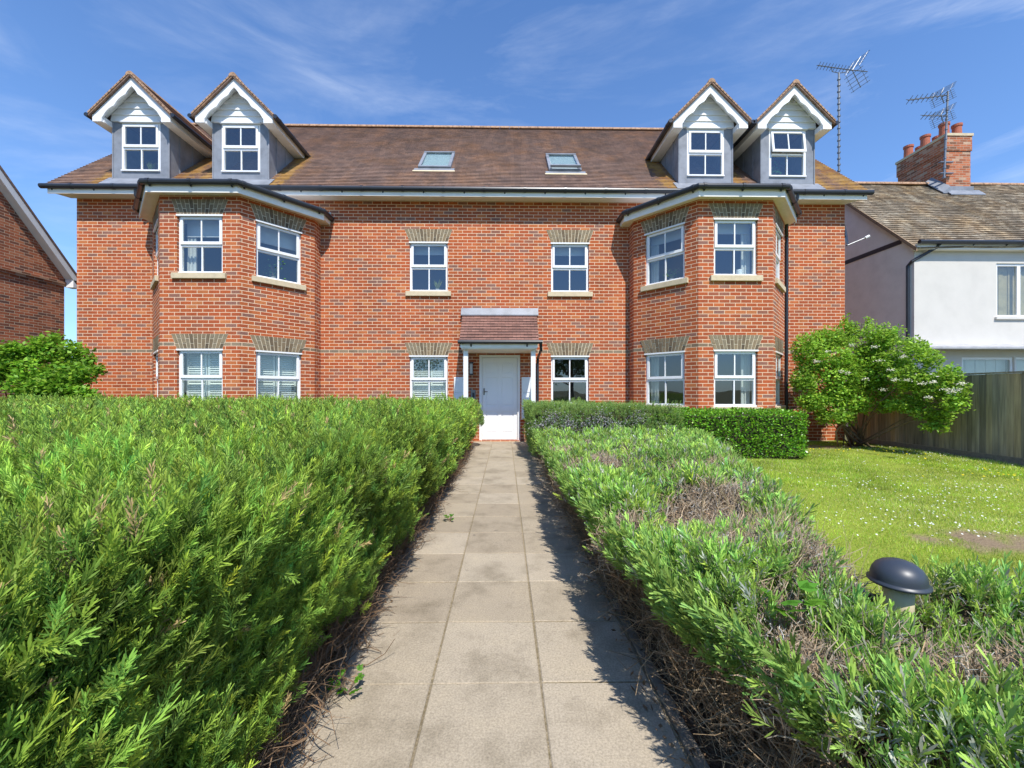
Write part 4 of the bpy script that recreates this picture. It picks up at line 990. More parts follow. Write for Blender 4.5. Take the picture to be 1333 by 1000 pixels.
# woody core
nx, ny = 60, 84; g = MB()
xs_ = np.linspace(RX0, -.82, nx); ys_ = np.linspace(RY0 - .1, RY1 - .12, ny); XX, YY = np.meshgrid(xs_, ys_)
ZZ = ros_top(XX, YY) - .13 + .03 * vnoise(XX, YY, 16, 31)
ZZ = np.where(XX > -.95, ZZ - .12, ZZ)
V = np.stack([XX, YY, ZZ], -1).reshape(-1, 3).tolist(); g.v = [tuple(v) for v in V]
g.f = [(j * nx + i, j * nx + i + 1, (j + 1) * nx + i + 1, (j + 1) * nx + i) for j in range(ny - 1) for i in range(nx - 1)]
for j in range(ny - 1):   # path side drop
    a = V[j * nx + nx - 1]; b = V[(j + 1) * nx + nx - 1]; zs_ = [1, .75, .5, .28, 0]
    for z0_, z1_ in zip(zs_, zs_[1:]):
        fx = lambda y_, f_: float(ros_edge(np.array(y_), np.array(f_ * .8))) - .17 - .10 * (f_ < .3)
        g.face([(fx(a[1], z0_) if z0_ < 1 else a[0], a[1], a[2] * z0_), (fx(b[1], z0_) if z0_ < 1 else b[0], b[1], b[2] * z0_), (fx(b[1], z1_), b[1], b[2] * z1_ - .02), (fx(a[1], z1_), a[1], a[2] * z1_ - .02)])
for row, yv in ((0, RY0 - .1), (ny - 1, RY1 - .12)):
    for i in range(nx - 1):
        a = V[row * nx + i]; b = V[row * nx + i + 1]; g.face([a, b, (b[0], b[1], 0), (a[0], a[1], 0)])
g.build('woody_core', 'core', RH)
def ros_points(n, zone, y0, y1, x0=None):
    if zone == 'top':
        Y = NR.uniform(y0, y1, n); X = NR.uniform(x0 if x0 is not None else RX0, -.66, n); Z = ros_top(X, Y) - .075
        Z = Z - .16 * np.clip((X + .86) / .2, 0, 1) ** 2
        Z += NR.normal(0, .022, n)
        # a few taller shoots
        d = np.stack([NR.normal(.02, .24, n), NR.normal(-.10, .24, n), np.ones(n)], 1)
    elif zone == 'side':
        Y = NR.uniform(y0, y1, n); Z = NR.uniform(.20, .90, n) ; X = ros_edge(Y, Z) - .09 + NR.normal(0, .025, n)
        d = np.stack([NR.normal(.30, .30, n), NR.normal(-.10, .34, n), NR.normal(1.05, .25, n)], 1)
    else:   # ends
        X = NR.uniform(x0 if x0 is not None else RX0, -.7, n); Z = NR.uniform(.1, .92, n); Y = np.full(n, y0) + NR.normal(0, .03, n)
        d = np.stack([NR.normal(.1, .3, n), NR.normal(-.5 if y0 < 1 else .5, .25, n), NR.normal(.9, .25, n)], 1)
    return np.stack([X, Y, Z], 1), d
def templ(K, L, nl, nw, n=4, o0=1.0, o1=.36): return [sprig_template(K, L, nl, nw, o0, o1, 100 + i) for i in range(n)]
near = templ(44, .088, .0205, .0027); midt = templ(24, .092, .025, .0048); far = templ(13, .11, .036, .0085)
Qs, Cs = [], []
def ros(zone, n, y0, y1, T_, x0=None, sc=1.0, base=(.168, .258, .039), inner=0.0):
    p, d = ros_points(n, zone, y0, y1, x0)
    # clumps: lighter and darker plants, hollows between them
    hol = vnoise(p[:, 0], p[:, 1] - p[:, 2] * .8, 13, 43); p = p + unit(d) * (.06 * hol)[:, None]
    kp = hol > NR.uniform(-1.25, -.15, n); p, d = p[kp], d[kp]; n = len(p)
    g3 = n // 3; p[:g3] = p[g3:2 * g3] + NR.normal(0, .014, (g3, 3)); d[:g3] = unit(d[g3:2 * g3]) + NR.normal(0, .22, (g3, 3))
    cn = vnoise(p[:, 0], p[:, 1] + p[:, 2], 3.0, 41)
    c = col_var(n, base, .26, .14) * (1 + .25 * cn[:, None]); old = NR.uniform(size=n) < .12
    c[old] *= np.array([.75, .7, .9])
    dull = NR.uniform(size=n) < .02; c[dull] = np.array([.34, .25, .12])
    s = NR.uniform(.6, 1.35, n) * sc
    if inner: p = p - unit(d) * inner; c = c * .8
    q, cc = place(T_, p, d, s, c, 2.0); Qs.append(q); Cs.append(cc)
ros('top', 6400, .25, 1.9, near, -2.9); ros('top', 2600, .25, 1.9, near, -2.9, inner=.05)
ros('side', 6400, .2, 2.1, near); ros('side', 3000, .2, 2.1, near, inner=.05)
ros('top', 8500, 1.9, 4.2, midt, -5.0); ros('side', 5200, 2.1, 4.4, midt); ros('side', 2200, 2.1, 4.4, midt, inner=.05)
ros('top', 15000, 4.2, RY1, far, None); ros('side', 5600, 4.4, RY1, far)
ros('top', 2500, 1.9, 4.2, far, -7.5)
ros('end', 1500, RY1 - .05, RY1, far)
# far right rounded end of the bed, grey-green
n = 1500; a = NR.uniform(0, 6.28, n); ph = np.arccos(NR.uniform(-.2, 1, n)); c0 = np.array([-.76, 8.75, .52]); dv = np.stack([np.sin(ph) * np.cos(a), np.sin(ph) * np.sin(a), np.cos(ph)], 1)
q, cc = place(far, c0 + dv * np.array([.24, .32, .42]), dv * .7 + np.array([0, 0, .8]), NR.uniform(.6, 1.0, n), col_var(n, (.20, .31, .09), .15, .08), 1.2); Qs.append(q); Cs.append(cc)
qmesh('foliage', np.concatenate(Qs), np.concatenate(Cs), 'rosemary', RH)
# bare lower stems on the path side
n = 7000; Y = .4 + 8.0 * NR.uniform(0, 1, n) ** 1.3; p0 = np.stack([ros_edge(Y, Y * 0 + .1) - .10 + NR.normal(0, .045, n), Y, NR.uniform(0, .18, n)], 1)
q = stems(n, p0, np.stack([NR.normal(.12, .35, n), NR.normal(0, .5, n), NR.uniform(.3, 1, n)], 1), NR.uniform(.08, .24, n), NR.uniform(.002, .006, n), .5)
qmesh('bare_stems', q, np.repeat(col_var(n, (.20, .135, .085), .25, .08), 1, 0)[np.tile(np.arange(n), 6)], 'litter', RH)
# a few pale blue flowers
n = 60; Y = NR.uniform(1.2, 4.5, n); X = NR.uniform(-3.0, -.75, n); p = np.stack([X, Y, ros_top(X, Y) - .02 + NR.uniform(-.03, .03, n)], 1)
p = np.repeat(p, 6, 0) + NR.normal(0, .008, (n * 6, 3)); d = unit(NR.normal(size=p.shape)); s = unit(np.cross(d, NR.normal(size=p.shape)))
qmesh('flowers', rhombs(p, d, s, np.full(len(p), .010), np.full(len(p), .008)), col_var(len(p), (.32, .34, .62), .1, .02), 'petal', RH)

# ---- lavender on the right
LR = np.array([[.2, 2.2], [1.15, 2.1], [1.32, 1.95], [1.42, 1.36], [1.50, 1.31], [1.72, 1.43], [2.3, 1.68], [3.45, 2.14], [4.5, 2.6], [5.5, 2.95], [6.6, 3.2]])
def lav_left(Y): return np.interp(Y, [.5, 1.0, 1.2, 1.5, 1.9, 2.5, 3.5, 7], [.74, .64, .59, .53, .50, .46, .45, .48])
def lav_right(Y): return np.interp(Y, LR[:, 0], LR[:, 1])
def lav_top(X, Y):
    t = .60 + .045 * vnoise(X, Y, 3.5, 51) + .055 * vnoise(X, Y, 8, 52) + .0 * np.clip((Y - 4) / 2.5, 0, 1)
    t = t - .25 * np.exp(-(((X - 1.20) / .18) ** 2 + ((Y - 1.20) / .17) ** 2)) - .07 * np.clip((Y - 3.5) / 2, 0, 1)
    l = np.clip((X - lav_left(Y) + .02) / .24, 0, 1); r = np.clip((lav_right(Y) - X) / .3, 0, 1)
    return t * (1 - .34 * (1 - l) ** 2) * (1 - .55 * (1 - r) ** 2)
LV = thing('lavender_hedge', 'low lavender hedge with brown dead patches right of the path', 'hedge', (1.6, 3.5, 0))
nx, ny = 40, 90; g = MB(); V = []
for j in range(ny):
    yv = .15 + (6.75 - .15) * j / (ny - 1)
    for i in range(nx):
        f_ = i / (nx - 1); xl = float(lav_left(yv)) + .27; xv = xl + (float(lav_right(yv)) - .12 - xl) * f_
        z_ = float(lav_top(np.array(xv), np.array(yv))) - .12 + .03 * math.sin(xv * 41 + yv * 17) * math.sin(yv * 37)
        if i in (0, nx - 1): z_ = -.03
        V.append((xv, yv, max(-.03, z_)))
g.v = V; g.f = [(j * nx + i, j * nx + i + 1, (j + 1) * nx + i + 1, (j + 1) * nx + i) for j in range(ny - 1) for i in range(nx - 1)]
for i in range(nx - 1): a, b = V[i], V[i + 1]; g.face([a, b, (b[0], b[1], -.03), (a[0], a[1], -.03)]); a, b = V[(ny - 1) * nx + i], V[(ny - 1) * nx + i + 1]; g.face([a, b, (b[0], b[1], -.03), (a[0], a[1], -.03)])
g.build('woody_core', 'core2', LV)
DEAD = [(1.2, 1.0, .10), (.78, 1.05, .09), (1.0, 1.35, .09), (1.05, 2.1, .30), (1.14, 1.45, .17), (.74, 3.45, .28), (1.34, 1.75, .20), (1.08, 1.75, .13), (1.0, 2.9, .20), (.60, 2.1, .14), (1.5, 2.4, .22), (1.4, 3.1, .24), (.86, 1.25, .09), (.6, 4.6, .2), (1.3, 4.2, .28), (1.40, 1.05, .12), (.88, 1.55, .12), (.9, 3.9, .25), (1.8, 3.4, .22), (1.05, .95, .10), (1.75, 1.25, .11), (.95, 5.3, .25)]
def deadness(X, Y):
    v = np.zeros_like(X)
    for a, b, r in DEAD: v = np.maximum(v, np.exp(-(((X - a) ** 2 + (Y - b) ** 2) / r ** 2)))
    return v + .22 * vnoise(X, Y, 6, 55)
def lav_templ(K, L, nl, nw): return [sprig_template(K, L, nl, nw, .95, .22, 300 + i) for i in range(4)]
ln, lm, lf = lav_templ(18, .085, .038, .0056), lav_templ(13, .085, .040, .0078), lav_templ(9, .085, .050, .012)
Qs, Cs, Ds, DCs = [], [], [], []
def lav(n, y0, y1, T_, xmax=None, sc=1.0):
    Y = NR.uniform(y0, y1, n); f_ = NR.uniform(0, 1, n); X = lav_left(Y) + .03 + (lav_right(Y) - lav_left(Y) - .03) * f_
    if xmax: X = .64 + (np.minimum(lav_right(Y), xmax) - .64) * f_
    Z = lav_top(X, Y) - .075 + NR.normal(0, .02, n)
    out = np.clip((lav_left(Y) + .24 - X) / .2, 0, 1) - np.clip((X - lav_right(Y) + .25) / .25, 0, 1)
    d = np.stack([NR.normal(.02, .22, n) - .35 * out, NR.normal(-.05, .22, n), np.ones(n)], 1)
    tf = 5; m5 = n // tf * tf; par = (np.arange(m5) // tf) * tf; off = NR.normal(0, .020, (m5, 2)); X[:m5] = X[par] + off[:, 0]; Y[:m5] = Y[par] + off[:, 1]; Z[:m5] = Z[par] + NR.normal(0, .012, m5)
    d[:m5] = d[par] + np.stack([off[:, 0] * 14, off[:, 1] * 14, np.zeros(m5)], 1)
    dd = deadness(X, Y); dead = dd > NR.uniform(.18, .55, n)
    live = ~dead; p = np.stack([X, Y, Z], 1)
    c = col_var(n, (.25, .385, .08), .24, .12); c *= (1 + .15 * vnoise(X, Y, 4, 57))[:, None]
    grey = NR.uniform(size=n) < .03; c[grey] = col_var(n, (.44, .46, .38), .15, .03)[grey]
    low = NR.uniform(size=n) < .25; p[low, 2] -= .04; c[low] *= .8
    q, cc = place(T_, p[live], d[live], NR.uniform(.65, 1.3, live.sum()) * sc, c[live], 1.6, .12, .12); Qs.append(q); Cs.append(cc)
    k = np.repeat(dead, 1); m_ = k.sum()
    if m_:
        rep = 4; pk = np.repeat(p[k], rep, 0) + NR.normal(0, .018, (m_ * rep, 3)); dk = np.repeat(d[k], rep, 0); m_ *= rep
        q = stems(m_, pk - np.array([0, 0, .02]), dk + NR.normal(0, .40, (m_, 3)), NR.uniform(.05, .13, m_), NR.uniform(.002, .0045, m_) * (1 + y0 * .25), .45)
        Ds.append(q); DCs.append(col_var(m_, (.44, .35, .25), .28, .06)[np.tile(np.arange(m_), 6)])
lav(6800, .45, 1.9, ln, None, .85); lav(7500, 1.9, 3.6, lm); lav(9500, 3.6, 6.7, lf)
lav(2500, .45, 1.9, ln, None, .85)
# path-side face sprigs
n = 1500; Y = .9 + 5.8 * NR.uniform(0, 1, n) ** 1.3; Z = NR.uniform(.33, .52, n); X = lav_left(Y) + .02 + .14 * (1 - Z / .52) + .03 * vnoise(Y, Z, 6, 58); p = np.stack([X, Y, Z], 1)
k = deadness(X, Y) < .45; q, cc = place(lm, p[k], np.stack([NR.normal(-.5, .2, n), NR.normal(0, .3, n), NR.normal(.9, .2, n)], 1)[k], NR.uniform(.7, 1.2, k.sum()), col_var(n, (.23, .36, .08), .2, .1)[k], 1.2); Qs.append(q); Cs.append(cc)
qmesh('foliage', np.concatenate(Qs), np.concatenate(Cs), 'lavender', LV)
n = 13000; Y = .5 + 6.2 * NR.uniform(0, 1, n) ** 1.7; p0 = np.stack([lav_left(Y) + .20 + NR.normal(.03, .06, n), Y, NR.uniform(0, .30, n)], 1)
q = stems(n, p0, np.stack([NR.normal(-.35, .5, n), NR.normal(0, .6, n), NR.uniform(.1, 1.1, n)], 1), NR.uniform(.06, .26, n), NR.uniform(.0015, .005, n), .6); Ds.append(q); DCs.append(col_var(n, (.32, .235, .145), .35, .08)[np.tile(np.arange(n), 6)])
# grey seed-head curls and dry flower stalks
n = 1700; Y = .6 + 5.5 * NR.uniform(0, 1, n) ** 1.4; X = .7 + (lav_right(Y) - .85) * NR.uniform(0, 1, n); p0 = np.stack([X, Y, lav_top(X, Y) - .03], 1)
p0 = np.repeat(p0, 4, 0) + NR.normal(0, .012, (n * 4, 3)); q = stems(n * 4, p0, NR.normal(0, 1, (n * 4, 3)) + np.array([0, 0, .4]), NR.uniform(.02, .05, n * 4), NR.uniform(.002, .0045, n * 4), .9); Ds.append(q); DCs.append(col_var(n * 4, (.50, .48, .44), .15, .03)[np.tile(np.arange(n * 4), 6)])
n = 260; Y = .9 + 3.5 * NR.uniform(0, 1, n) ** 1.3; X = .8 + (lav_right(Y) - .9) * NR.uniform(.2, 1, n); p0 = np.stack([X, Y, lav_top(X, Y) - .06], 1)
q = stems(n, p0, np.stack([NR.normal(0, .25, n), NR.normal(0, .25, n), np.ones(n)], 1), NR.uniform(.12, .26, n), NR.uniform(.0018, .003, n), .12); Ds.append(q); DCs.append(col_var(n, (.52, .42, .25), .15, .04)[np.tile(np.arange(n), 6)])
qmesh('dry_stems', np.concatenate(Ds), np.concatenate(DCs), 'litter', LV)
for (px_, pts, r_) in (
    (0, [(.98, 1.42, .05), (.90, 1.50, .16), (.82, 1.60, .20), (.76, 1.70, .23), (.66, 1.74, .21)], .014), (0, [(1.05, 1.60, .05), (1.02, 1.62, .2), (.92, 1.66, .24), (.80, 1.67, .21), (.68, 1.66, .20)], .012),
    (0, [(.95, 1.25, .0), (.90, 1.26, .12), (.84, 1.30, .17), (.78, 1.28, .12), (.76, 1.27, .05)], .012), (0, [(1.1, 1.9, 0), (.95, 1.95, .15), (.78, 2.05, .2)], .01), (0, [(1.0, 2.4, 0), (.85, 2.5, .12), (.7, 2.45, .2)], .009),
    (0, [(1.2, 1.1, 0), (1.1, 1.15, .1), (1.0, 1.1, .2)], .012)): g = MB(); g.tube(pts, [r_ * (1 - .15 * k) for k in range(len(pts))], 7); g.build('branch', 'twig', LV, smooth=True)


# ---- rosemary-like bush at far end right of the path, with pale flowers
FB = thing('flowering_rosemary', 'taller rosemary bush with whitish flowers between door and clipped hedge', 'shrub', (1.7, 8.1, 0))
def far_top(X, Y): return (.93 + .05 * vnoise(X, Y, 4, 61) + .04 * vnoise(X, Y, 12, 64)) * (1 - .25 * np.clip((.55 - X) / .25, 0, 1)) * (1 - .1 * np.clip((X - 1.8) / 1.2, 0, 1))
g = MB(); g.box(.60, 2.95, 7.12, 9.0, 0, .86); 
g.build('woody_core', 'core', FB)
Qs, Cs = [], []
def fb(n, P, d, base=(.22, .33, .085), sc=.95): q, cc = place(far, P, d, NR.uniform(.6, 1.1, n) * sc, col_var(n, base, .2, .1), 1.3); Qs.append(q); Cs.append(cc)
n = 3200; X = NR.uniform(.45, 3.0, n); Y = NR.uniform(6.9, 9.1, n); fb(n, np.stack([X, Y, far_top(X, Y) - .08], 1), np.stack([NR.normal(0, .3, n), NR.normal(-.1, .3, n), np.ones(n)], 1))
n = 2600; X = NR.uniform(.45, 3.0, n); Z = NR.uniform(.05, .95, n); fb(n, np.stack([X, 6.95 + .05 * vnoise(X, Z, 6, 62), Z], 1), np.stack([NR.normal(0, .3, n), NR.normal(-.6, .2, n), NR.normal(.7, .3, n)], 1))
n = 1900; Y = NR.uniform(6.9, 9.1, n); Z = NR.uniform(.08, .95, n); fb(n, np.stack([.48 + .05 * vnoise(Y, Z, 6, 63) + .06 * (1 - Z), Y, Z], 1), np.stack([NR.normal(-.6, .2, n), NR.normal(-.1, .3, n), NR.normal(.7, .3, n)], 1))
qmesh('foliage', np.concatenate(Qs), np.concatenate(Cs), 'rosemary', FB)
n = 2200; cxs = NR.uniform(.5, 2.9, 26); k = NR.integers(0, 26, n); X = cxs[k] + NR.normal(0, .07, n); Z = .66 + .10 * np.sin(cxs[k] * 9) + NR.normal(0, .07, n); p = np.stack([X, 6.88 + NR.normal(0, .03, n), Z], 1); d = unit(NR.normal(size=p.shape)); s = unit(np.cross(d, NR.normal(size=p.shape)))
qmesh('flowers', rhombs(p, d, s, NR.uniform(.015, .03, n), NR.uniform(.008, .014, n)), col_var(n, (.50, .47, .50), .2, .04), 'petal', FB)

# ---- leaf shrubs
def leaves(P, up, L, W, base, var=.22, hue=.12, flat=.6):
    n = len(P); d = unit(NR.normal(size=(n, 3)) * np.array([1, 1, .55]) + up); nn = unit(np.array([0, -.25, 1.0]) * flat + NR.normal(0, .5, (n, 3)))
    s = unit(np.cross(d, nn)); return rhombs(P, d, s, L * NR.uniform(.7, 1.25, n), W * NR.uniform(.7, 1.2, n)), col_var(n, base, var, hue)
# clipped glossy hedge
PH = thing('clipped_hedge', 'neatly clipped glossy dark green hedge in front of the right bay', 'hedge', (4.2, 7.6, 0))
hx0, hx1, hy0, hy1, hz = 2.55, 5.30, 7.08, 8.2, .82
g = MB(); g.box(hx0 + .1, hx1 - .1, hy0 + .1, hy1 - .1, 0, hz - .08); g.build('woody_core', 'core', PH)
n = 15000; f_ = NR.uniform(size=n); X = NR.uniform(hx0, hx1, n); Y = NR.uniform(hy0, hy1, n); Z = NR.uniform(.02, hz, n)
side = NR.choice(4, n, p=[.42, .36, .16, .06]); Y = np.where(side == 0, hy0, Y); Z = np.where(side == 1, hz, Z); X = np.where(side == 2, hx1, X); X = np.where(side == 3, hx0, X)
c0 = np.array([(hx0 + hx1) / 2, (hy0 + hy1) / 2, hz / 2]); P = np.stack([X, Y, Z], 1); hlf = np.array([(hx1 - hx0) / 2, (hy1 - hy0) / 2, hz / 2]); rel = (P - c0) / hlf
# round the box corners
ex = np.clip(np.abs(rel) - np.array([.90, .80, .74]), 0, 1) / np.array([.10, .20, .26]); nrm = np.sqrt((ex ** 2).sum(1)); k = nrm > 1; red = np.where(k, 1 / np.maximum(nrm, 1e-6), 1)[:, None]
rel2 = np.sign(rel) * (np.minimum(np.abs(rel), np.array([.90, .80, .74])) + ex * red * np.array([.10, .20, .26])); P = c0 + rel2 * hlf + NR.normal(0, .018, (n, 3)) + (.025 * vnoise(X * 1.0, Z * 1.0 + Y, 5, 71))[:, None] * np.array([0, -1, .8])
q, c = leaves(P, np.array([0, -.2, .35]), .042, .028, (.15, .34, .02), .38, .15, .3); qmesh('foliage', q, c, 'gloss', PH)
# viburnum-like shrub in front of the right hand corner
def shrub(name, label, clumps, per, L, W, base, trunk, twigs, flat=.8, flowers=None, light=(1.25, 1.18, 1.0)):
    T = thing(name, label, 'shrub', (trunk[0], trunk[1], 0)); Qs, Cs = [], []
    for (x, y, z, rx, ry, rz) in clumps:
        n = int(per * rx * ry * 12); v = unit(NR.normal(size=(n, 3))) * (NR.uniform(.35, 1, n) ** .45)[:, None]
        P = np.array([x, y, z]) + v * np.array([rx, ry, rz]) + NR.normal(0, .02, (n, 3)); br = NR.uniform(.8, 1.25)
        q, c = leaves(P, np.array([0, -.2, .1]), L, W, tuple(b * br for b in base), .22, .12, flat); Qs.append(q); Cs.append(c)
    qmesh('crown', np.concatenate(Qs), np.concatenate(Cs), 'leaf', T)
    g = MB()
    for k in range(twigs):
        c_ = clumps[R.randrange(len(clumps))]; bx_, by_ = trunk[0] + R.uniform(-.28, .28), trunk[1] + R.uniform(-.15, .15); p = Vector((bx_, by_, -.02)); e = Vector(c_[:3]) + Vector((R.uniform(-.1, .1), R.uniform(-.1, .1), 0)); mid_ = p.lerp(e, .45) + Vector((R.uniform(-.12, .12), R.uniform(-.1, .1), R.uniform(-.05, .2)))
        r0 = R.uniform(.010, .024); g.tube([p, p.lerp(mid_, .5) + Vector((R.uniform(-.05, .05), 0, 0)), mid_, mid_.lerp(e, .5) + Vector((R.uniform(-.06, .06), R.uniform(-.04, .04), 0)), e], [r0, r0 * .85, r0 * .7, r0 * .5, r0 * .25], 6)
    g.build('stems', 'bark', T, smooth=True)
    return T
# crown clumps of the right shrub, layered tiers
cl = []
def cpx(px_, py_, Y, rx, rz, ry=None):
    tn = math.tan(math.atan((px_ - 666.5) / F) + TH)
    if px_ > 900: Y = min(Y, 7.72 / tn)
    X, Z = at(px_, py_, Y); ry = ry or rx * .8
    for k in range(5):
        f_ = R.uniform(.42, .72); cl.append((X + R.uniform(-.5, .5) * rx, Y + R.uniform(-.5, .5) * ry, Z + R.uniform(-.75, .75) * rz, rx * f_, ry * f_, rz * R.uniform(.6, 1.1)))
for px_, py_, Y, rx, rz in ((1085, 452, 8.7, .42, .20), (1108, 430, 8.9, .26, .16), (1150, 448, 8.8, .42, .20), (1160, 430, 8.9, .2, .12), (1060, 478, 8.6, .42, .18), (1110, 478, 8.5, .5, .2), (1165, 478, 8.5, .5, .2), (1205, 474, 8.6, .32, .18),
    (1050, 500, 8.5, .30, .13), (1090, 505, 8.35, .42, .17), (1145, 505, 8.3, .48, .2), (1195, 500, 8.35, .48, .2), (1235, 490, 8.4, .26, .15), (1070, 522, 8.35, .30, .12), (1115, 528, 8.3, .28, .12), (1185, 525, 8.2, .42, .14), (1230, 515, 8.2, .32, .18),
    (1215, 540, 8.15, .34, .12), (1245, 528, 8.2, .22, .14), (1235, 505, 8.2, .26, .16), (1248, 515, 8.2, .16, .12), (1140, 440, 8.8, .4, .2), (1085, 538, 8.3, .3, .16), (1108, 545, 8.3, .25, .12), (1062, 530, 8.3, .3, .16), (1100, 438, 8.8, .4, .2), (1078, 440, 8.7, .3, .16), (1135, 475, 8.5, .5, .3), (1045, 462, 8.6, .22, .2), (1062, 460, 8.5, .4, .3), (1085, 490, 8.4, .45, .3), (1100, 515, 8.35, .4, .25), (1120, 490, 8.3, .5, .35), (1055, 515, 8.4, .3, .2), (1045, 488, 8.5, .3, .25), (1095, 470, 8.5, .5, .3), (1150, 520, 8.2, .4, .2), (1190, 455, 8.5, .34, .18), (1220, 555, 8.1, .22, .07), (1078, 540, 8.4, .2, .08), (1100, 415, 9.0, .10, .14), (1130, 424, 8.9, .12, .12), (1040, 470, 8.6, .14, .14), (1128, 462, 8.6, .3, .16)): cpx(px_, py_, Y, rx, rz)
VS = shrub('spreading_shrub', 'spreading bright green shrub with white flower heads beside the fence', cl, 470, .060, .040, (.28, .46, .05), (at(1118, 0, 8.75)[0], 8.75), 20)
for px_, py_, Y in ((1104, 486, 8.25), (1128, 494, 8.15), (1160, 482, 8.1), (1180, 495, 8.05), (1200, 500, 8.0), (1150, 508, 8.0), (1095, 484, 8.15), (1145, 470, 8.3), (1176, 465, 8.3), (1233, 508, 7.95), (1246, 508, 8.0), (1215, 498, 8.0), (1253, 500, 8.1), (1210, 518, 7.9), (1062, 471, 8.3), (1078, 458, 8.4), (1108, 450, 8.5), (1138, 452, 8.4), (1240, 512, 7.95), (1165, 495, 8.0)):
    Y = min(Y - .30, 7.12 / math.tan(math.atan((px_ - 666.5) / F) + TH)); X, Z = at(px_, py_, Y); n = 36; p = np.array([X, Y, Z + .01]) + NR.normal(0, 1, (n, 3)) * np.array([.032, .030, .011]); d = unit(NR.normal(size=(n, 3))); s = unit(np.cross(d, np.array([0, -.3, 1.0]) + NR.normal(0, .3, (n, 3))))
    qmesh('flower_head', rhombs(p, d, s, np.full(n, .026), np.full(n, .02)), col_var(n, (.72, .70, .56), .08, .02), 'petal', VS)
g = MB(); a = at(1090, 510, 8.3); b = at(1095, 540, 8.35); c = at(1108, 545, 8.4); d_ = at(1088, 562, 8.5)
g.tube([(at(1082, 503, 8.3)[0], 8.3, at(1082, 503, 8.3)[1]), (a[0], 8.3, a[1]), (at(1091, 530, 8.3)[0], 8.3, at(1091, 530, 8.3)[1]), (b[0], 8.35, b[1]), (c[0], 8.42, c[1]), (at(1093, 556, 8.45)[0], 8.45, at(1093, 556, 8.45)[1]), (d_[0], 8.5, d_[1]), (at(1094, 574, 8.55)[0], 8.6, -.02)], [.010, .014, .015, .017, .018, .018, .018, .018], 7)
g.build('bent_stem', 'twig', VS, smooth=True)
# left shrub
cl = []
for px_, py_, Y, rx, rz in ((60, 455, 8.4, .40, .22), (25, 460, 8.3, .45, .2), (95, 462, 8.5, .32, .22), (110, 470, 8.5, .26, .2), (10, 480, 8.2, .5, .25), (60, 485, 8.1, .55, .25), (105, 490, 8.2, .36, .22), (128, 484, 8.4, .14, .1), (30, 510, 8.0, .6, .25), (85, 512, 8.0, .5, .2), (70, 440, 8.6, .16, .14), (-30, 470, 8.4, .6, .3), (-50, 500, 8.1, .6, .3), (115, 515, 8.1, .26, .12), (45, 530, 7.95, .6, .2), (100, 532, 7.95, .3, .2)): cpx(px_, py_, Y, rx, rz)
shrub('leafy_shrub', 'bright green leafy shrub at the far left behind the rosemary', cl, 420, .080, .058, (.19, .36, .030), (at(50, 0, 8.6)[0], 8.6), 18)

for (tx_, ty_, th_, lab) in ((-9, -19, 9.5, 'tall round leafy tree across the road, mirrored in the left bay panes'), (-1.5, -22, 12, 'tallest leafy tree across the road, mirrored in the middle upper panes'), (6, -18, 8.5, 'leafy tree across the road, mirrored in the right ground floor panes'), (13, -21, 10, 'broad leafy tree across the road, mirrored in the right bay side panes')):
    T = thing('broadleaf_tree', lab, 'tree', (tx_, ty_, 0), 'trees across the road'); Qs, Cs = [], []
    g = MB(); g.tube([(tx_, ty_, -.1), (tx_ + .1, ty_, th_ * .3), (tx_, ty_ + .1, th_ * .7)], [.28, .2, .08], 8)
    for k in range(24):
        a = R.uniform(0, 6.28); rr = R.uniform(.2, 1) * th_ * .28; zc = th_ * R.uniform(.28, .9); c_ = (tx_ + rr * math.cos(a), ty_ + rr * math.sin(a), zc); g.tube([(tx_, ty_, zc * .6), c_], [.06, .02], 5)
        n = 170; v = unit(NR.normal(size=(n, 3))) * NR.uniform(.4, 1, (n, 1)) * th_ * .13; q, c = leaves(np.array(c_) + v, np.array([0, 0, .2]), .30, .2, (.09, .19, .02)); Qs.append(q); Cs.append(c)
    qmesh('crown', np.concatenate(Qs), np.concatenate(Cs), 'leaf', T); g.build('trunk', 'bark', T)
g = MB(); g.face([(-60, -12.5, -.05), (60, -12.5, -.05), (60, -7, -.05), (-60, -7, -.05)]); struct(g.build('road', 'kerb'))
# ---- lawn grass, daisies, dandelions
def in_lawn(X, Y):
    k = (X > np.where(Y < 6.7, lav_right(Y) - .12, 2.9)) & ~((X > hx0 - .1) & (X < hx1 - .03) & (Y > hy0) & (Y < hy1)) & ~((Y > 6.8) & (X < 3)); return k
n = 330000; z_ = np.exp(NR.uniform(math.log(1.3), math.log(9.7), n)); X = NR.uniform(1.3, 8.2, n); k = in_lawn(X, z_) & (X < 1.45 * z_ + .4) & (bare(X, z_) < NR.uniform(.15, 1.0, n)); X, Y = X[k], z_[k]; n = len(X)
sz = np.clip(Y / 3.2, .6, 2.0); p = np.stack([X, Y, lawn_z(X, Y) - .003], 1); d = unit(np.stack([NR.normal(0, .45, n), NR.normal(0, .45, n), np.ones(n)], 1)); s = unit(np.cross(d, NR.normal(size=(n, 3))))
h_ = (NR.uniform(.010, .038, n) * (1 + .35 * vnoise(X, Y, 2.5, 81)) * (.8 + .2 * sz))[:, None]; wv = (.0016 * sz)[:, None]
Q = np.stack([p - s * wv, p + s * wv, p + d * h_], 1); c = col_var(n, (.32, .47, .05), .28, .16); dry = NR.uniform(size=n) < .16 + .12 * vnoise(X, Y, 1.5, 82); c[dry] = col_var(n, (.66, .62, .28), .15, .05)[dry]
c *= (1 + .26 * vnoise(X, Y, 2.4, 83) + .18 * vnoise(X, Y, 9, 84))[:, None]
tag(qmesh('lawn_grass', Q, c, 'grass'), 'short yellowish green grass of the lawn', 'grass', kind='stuff')
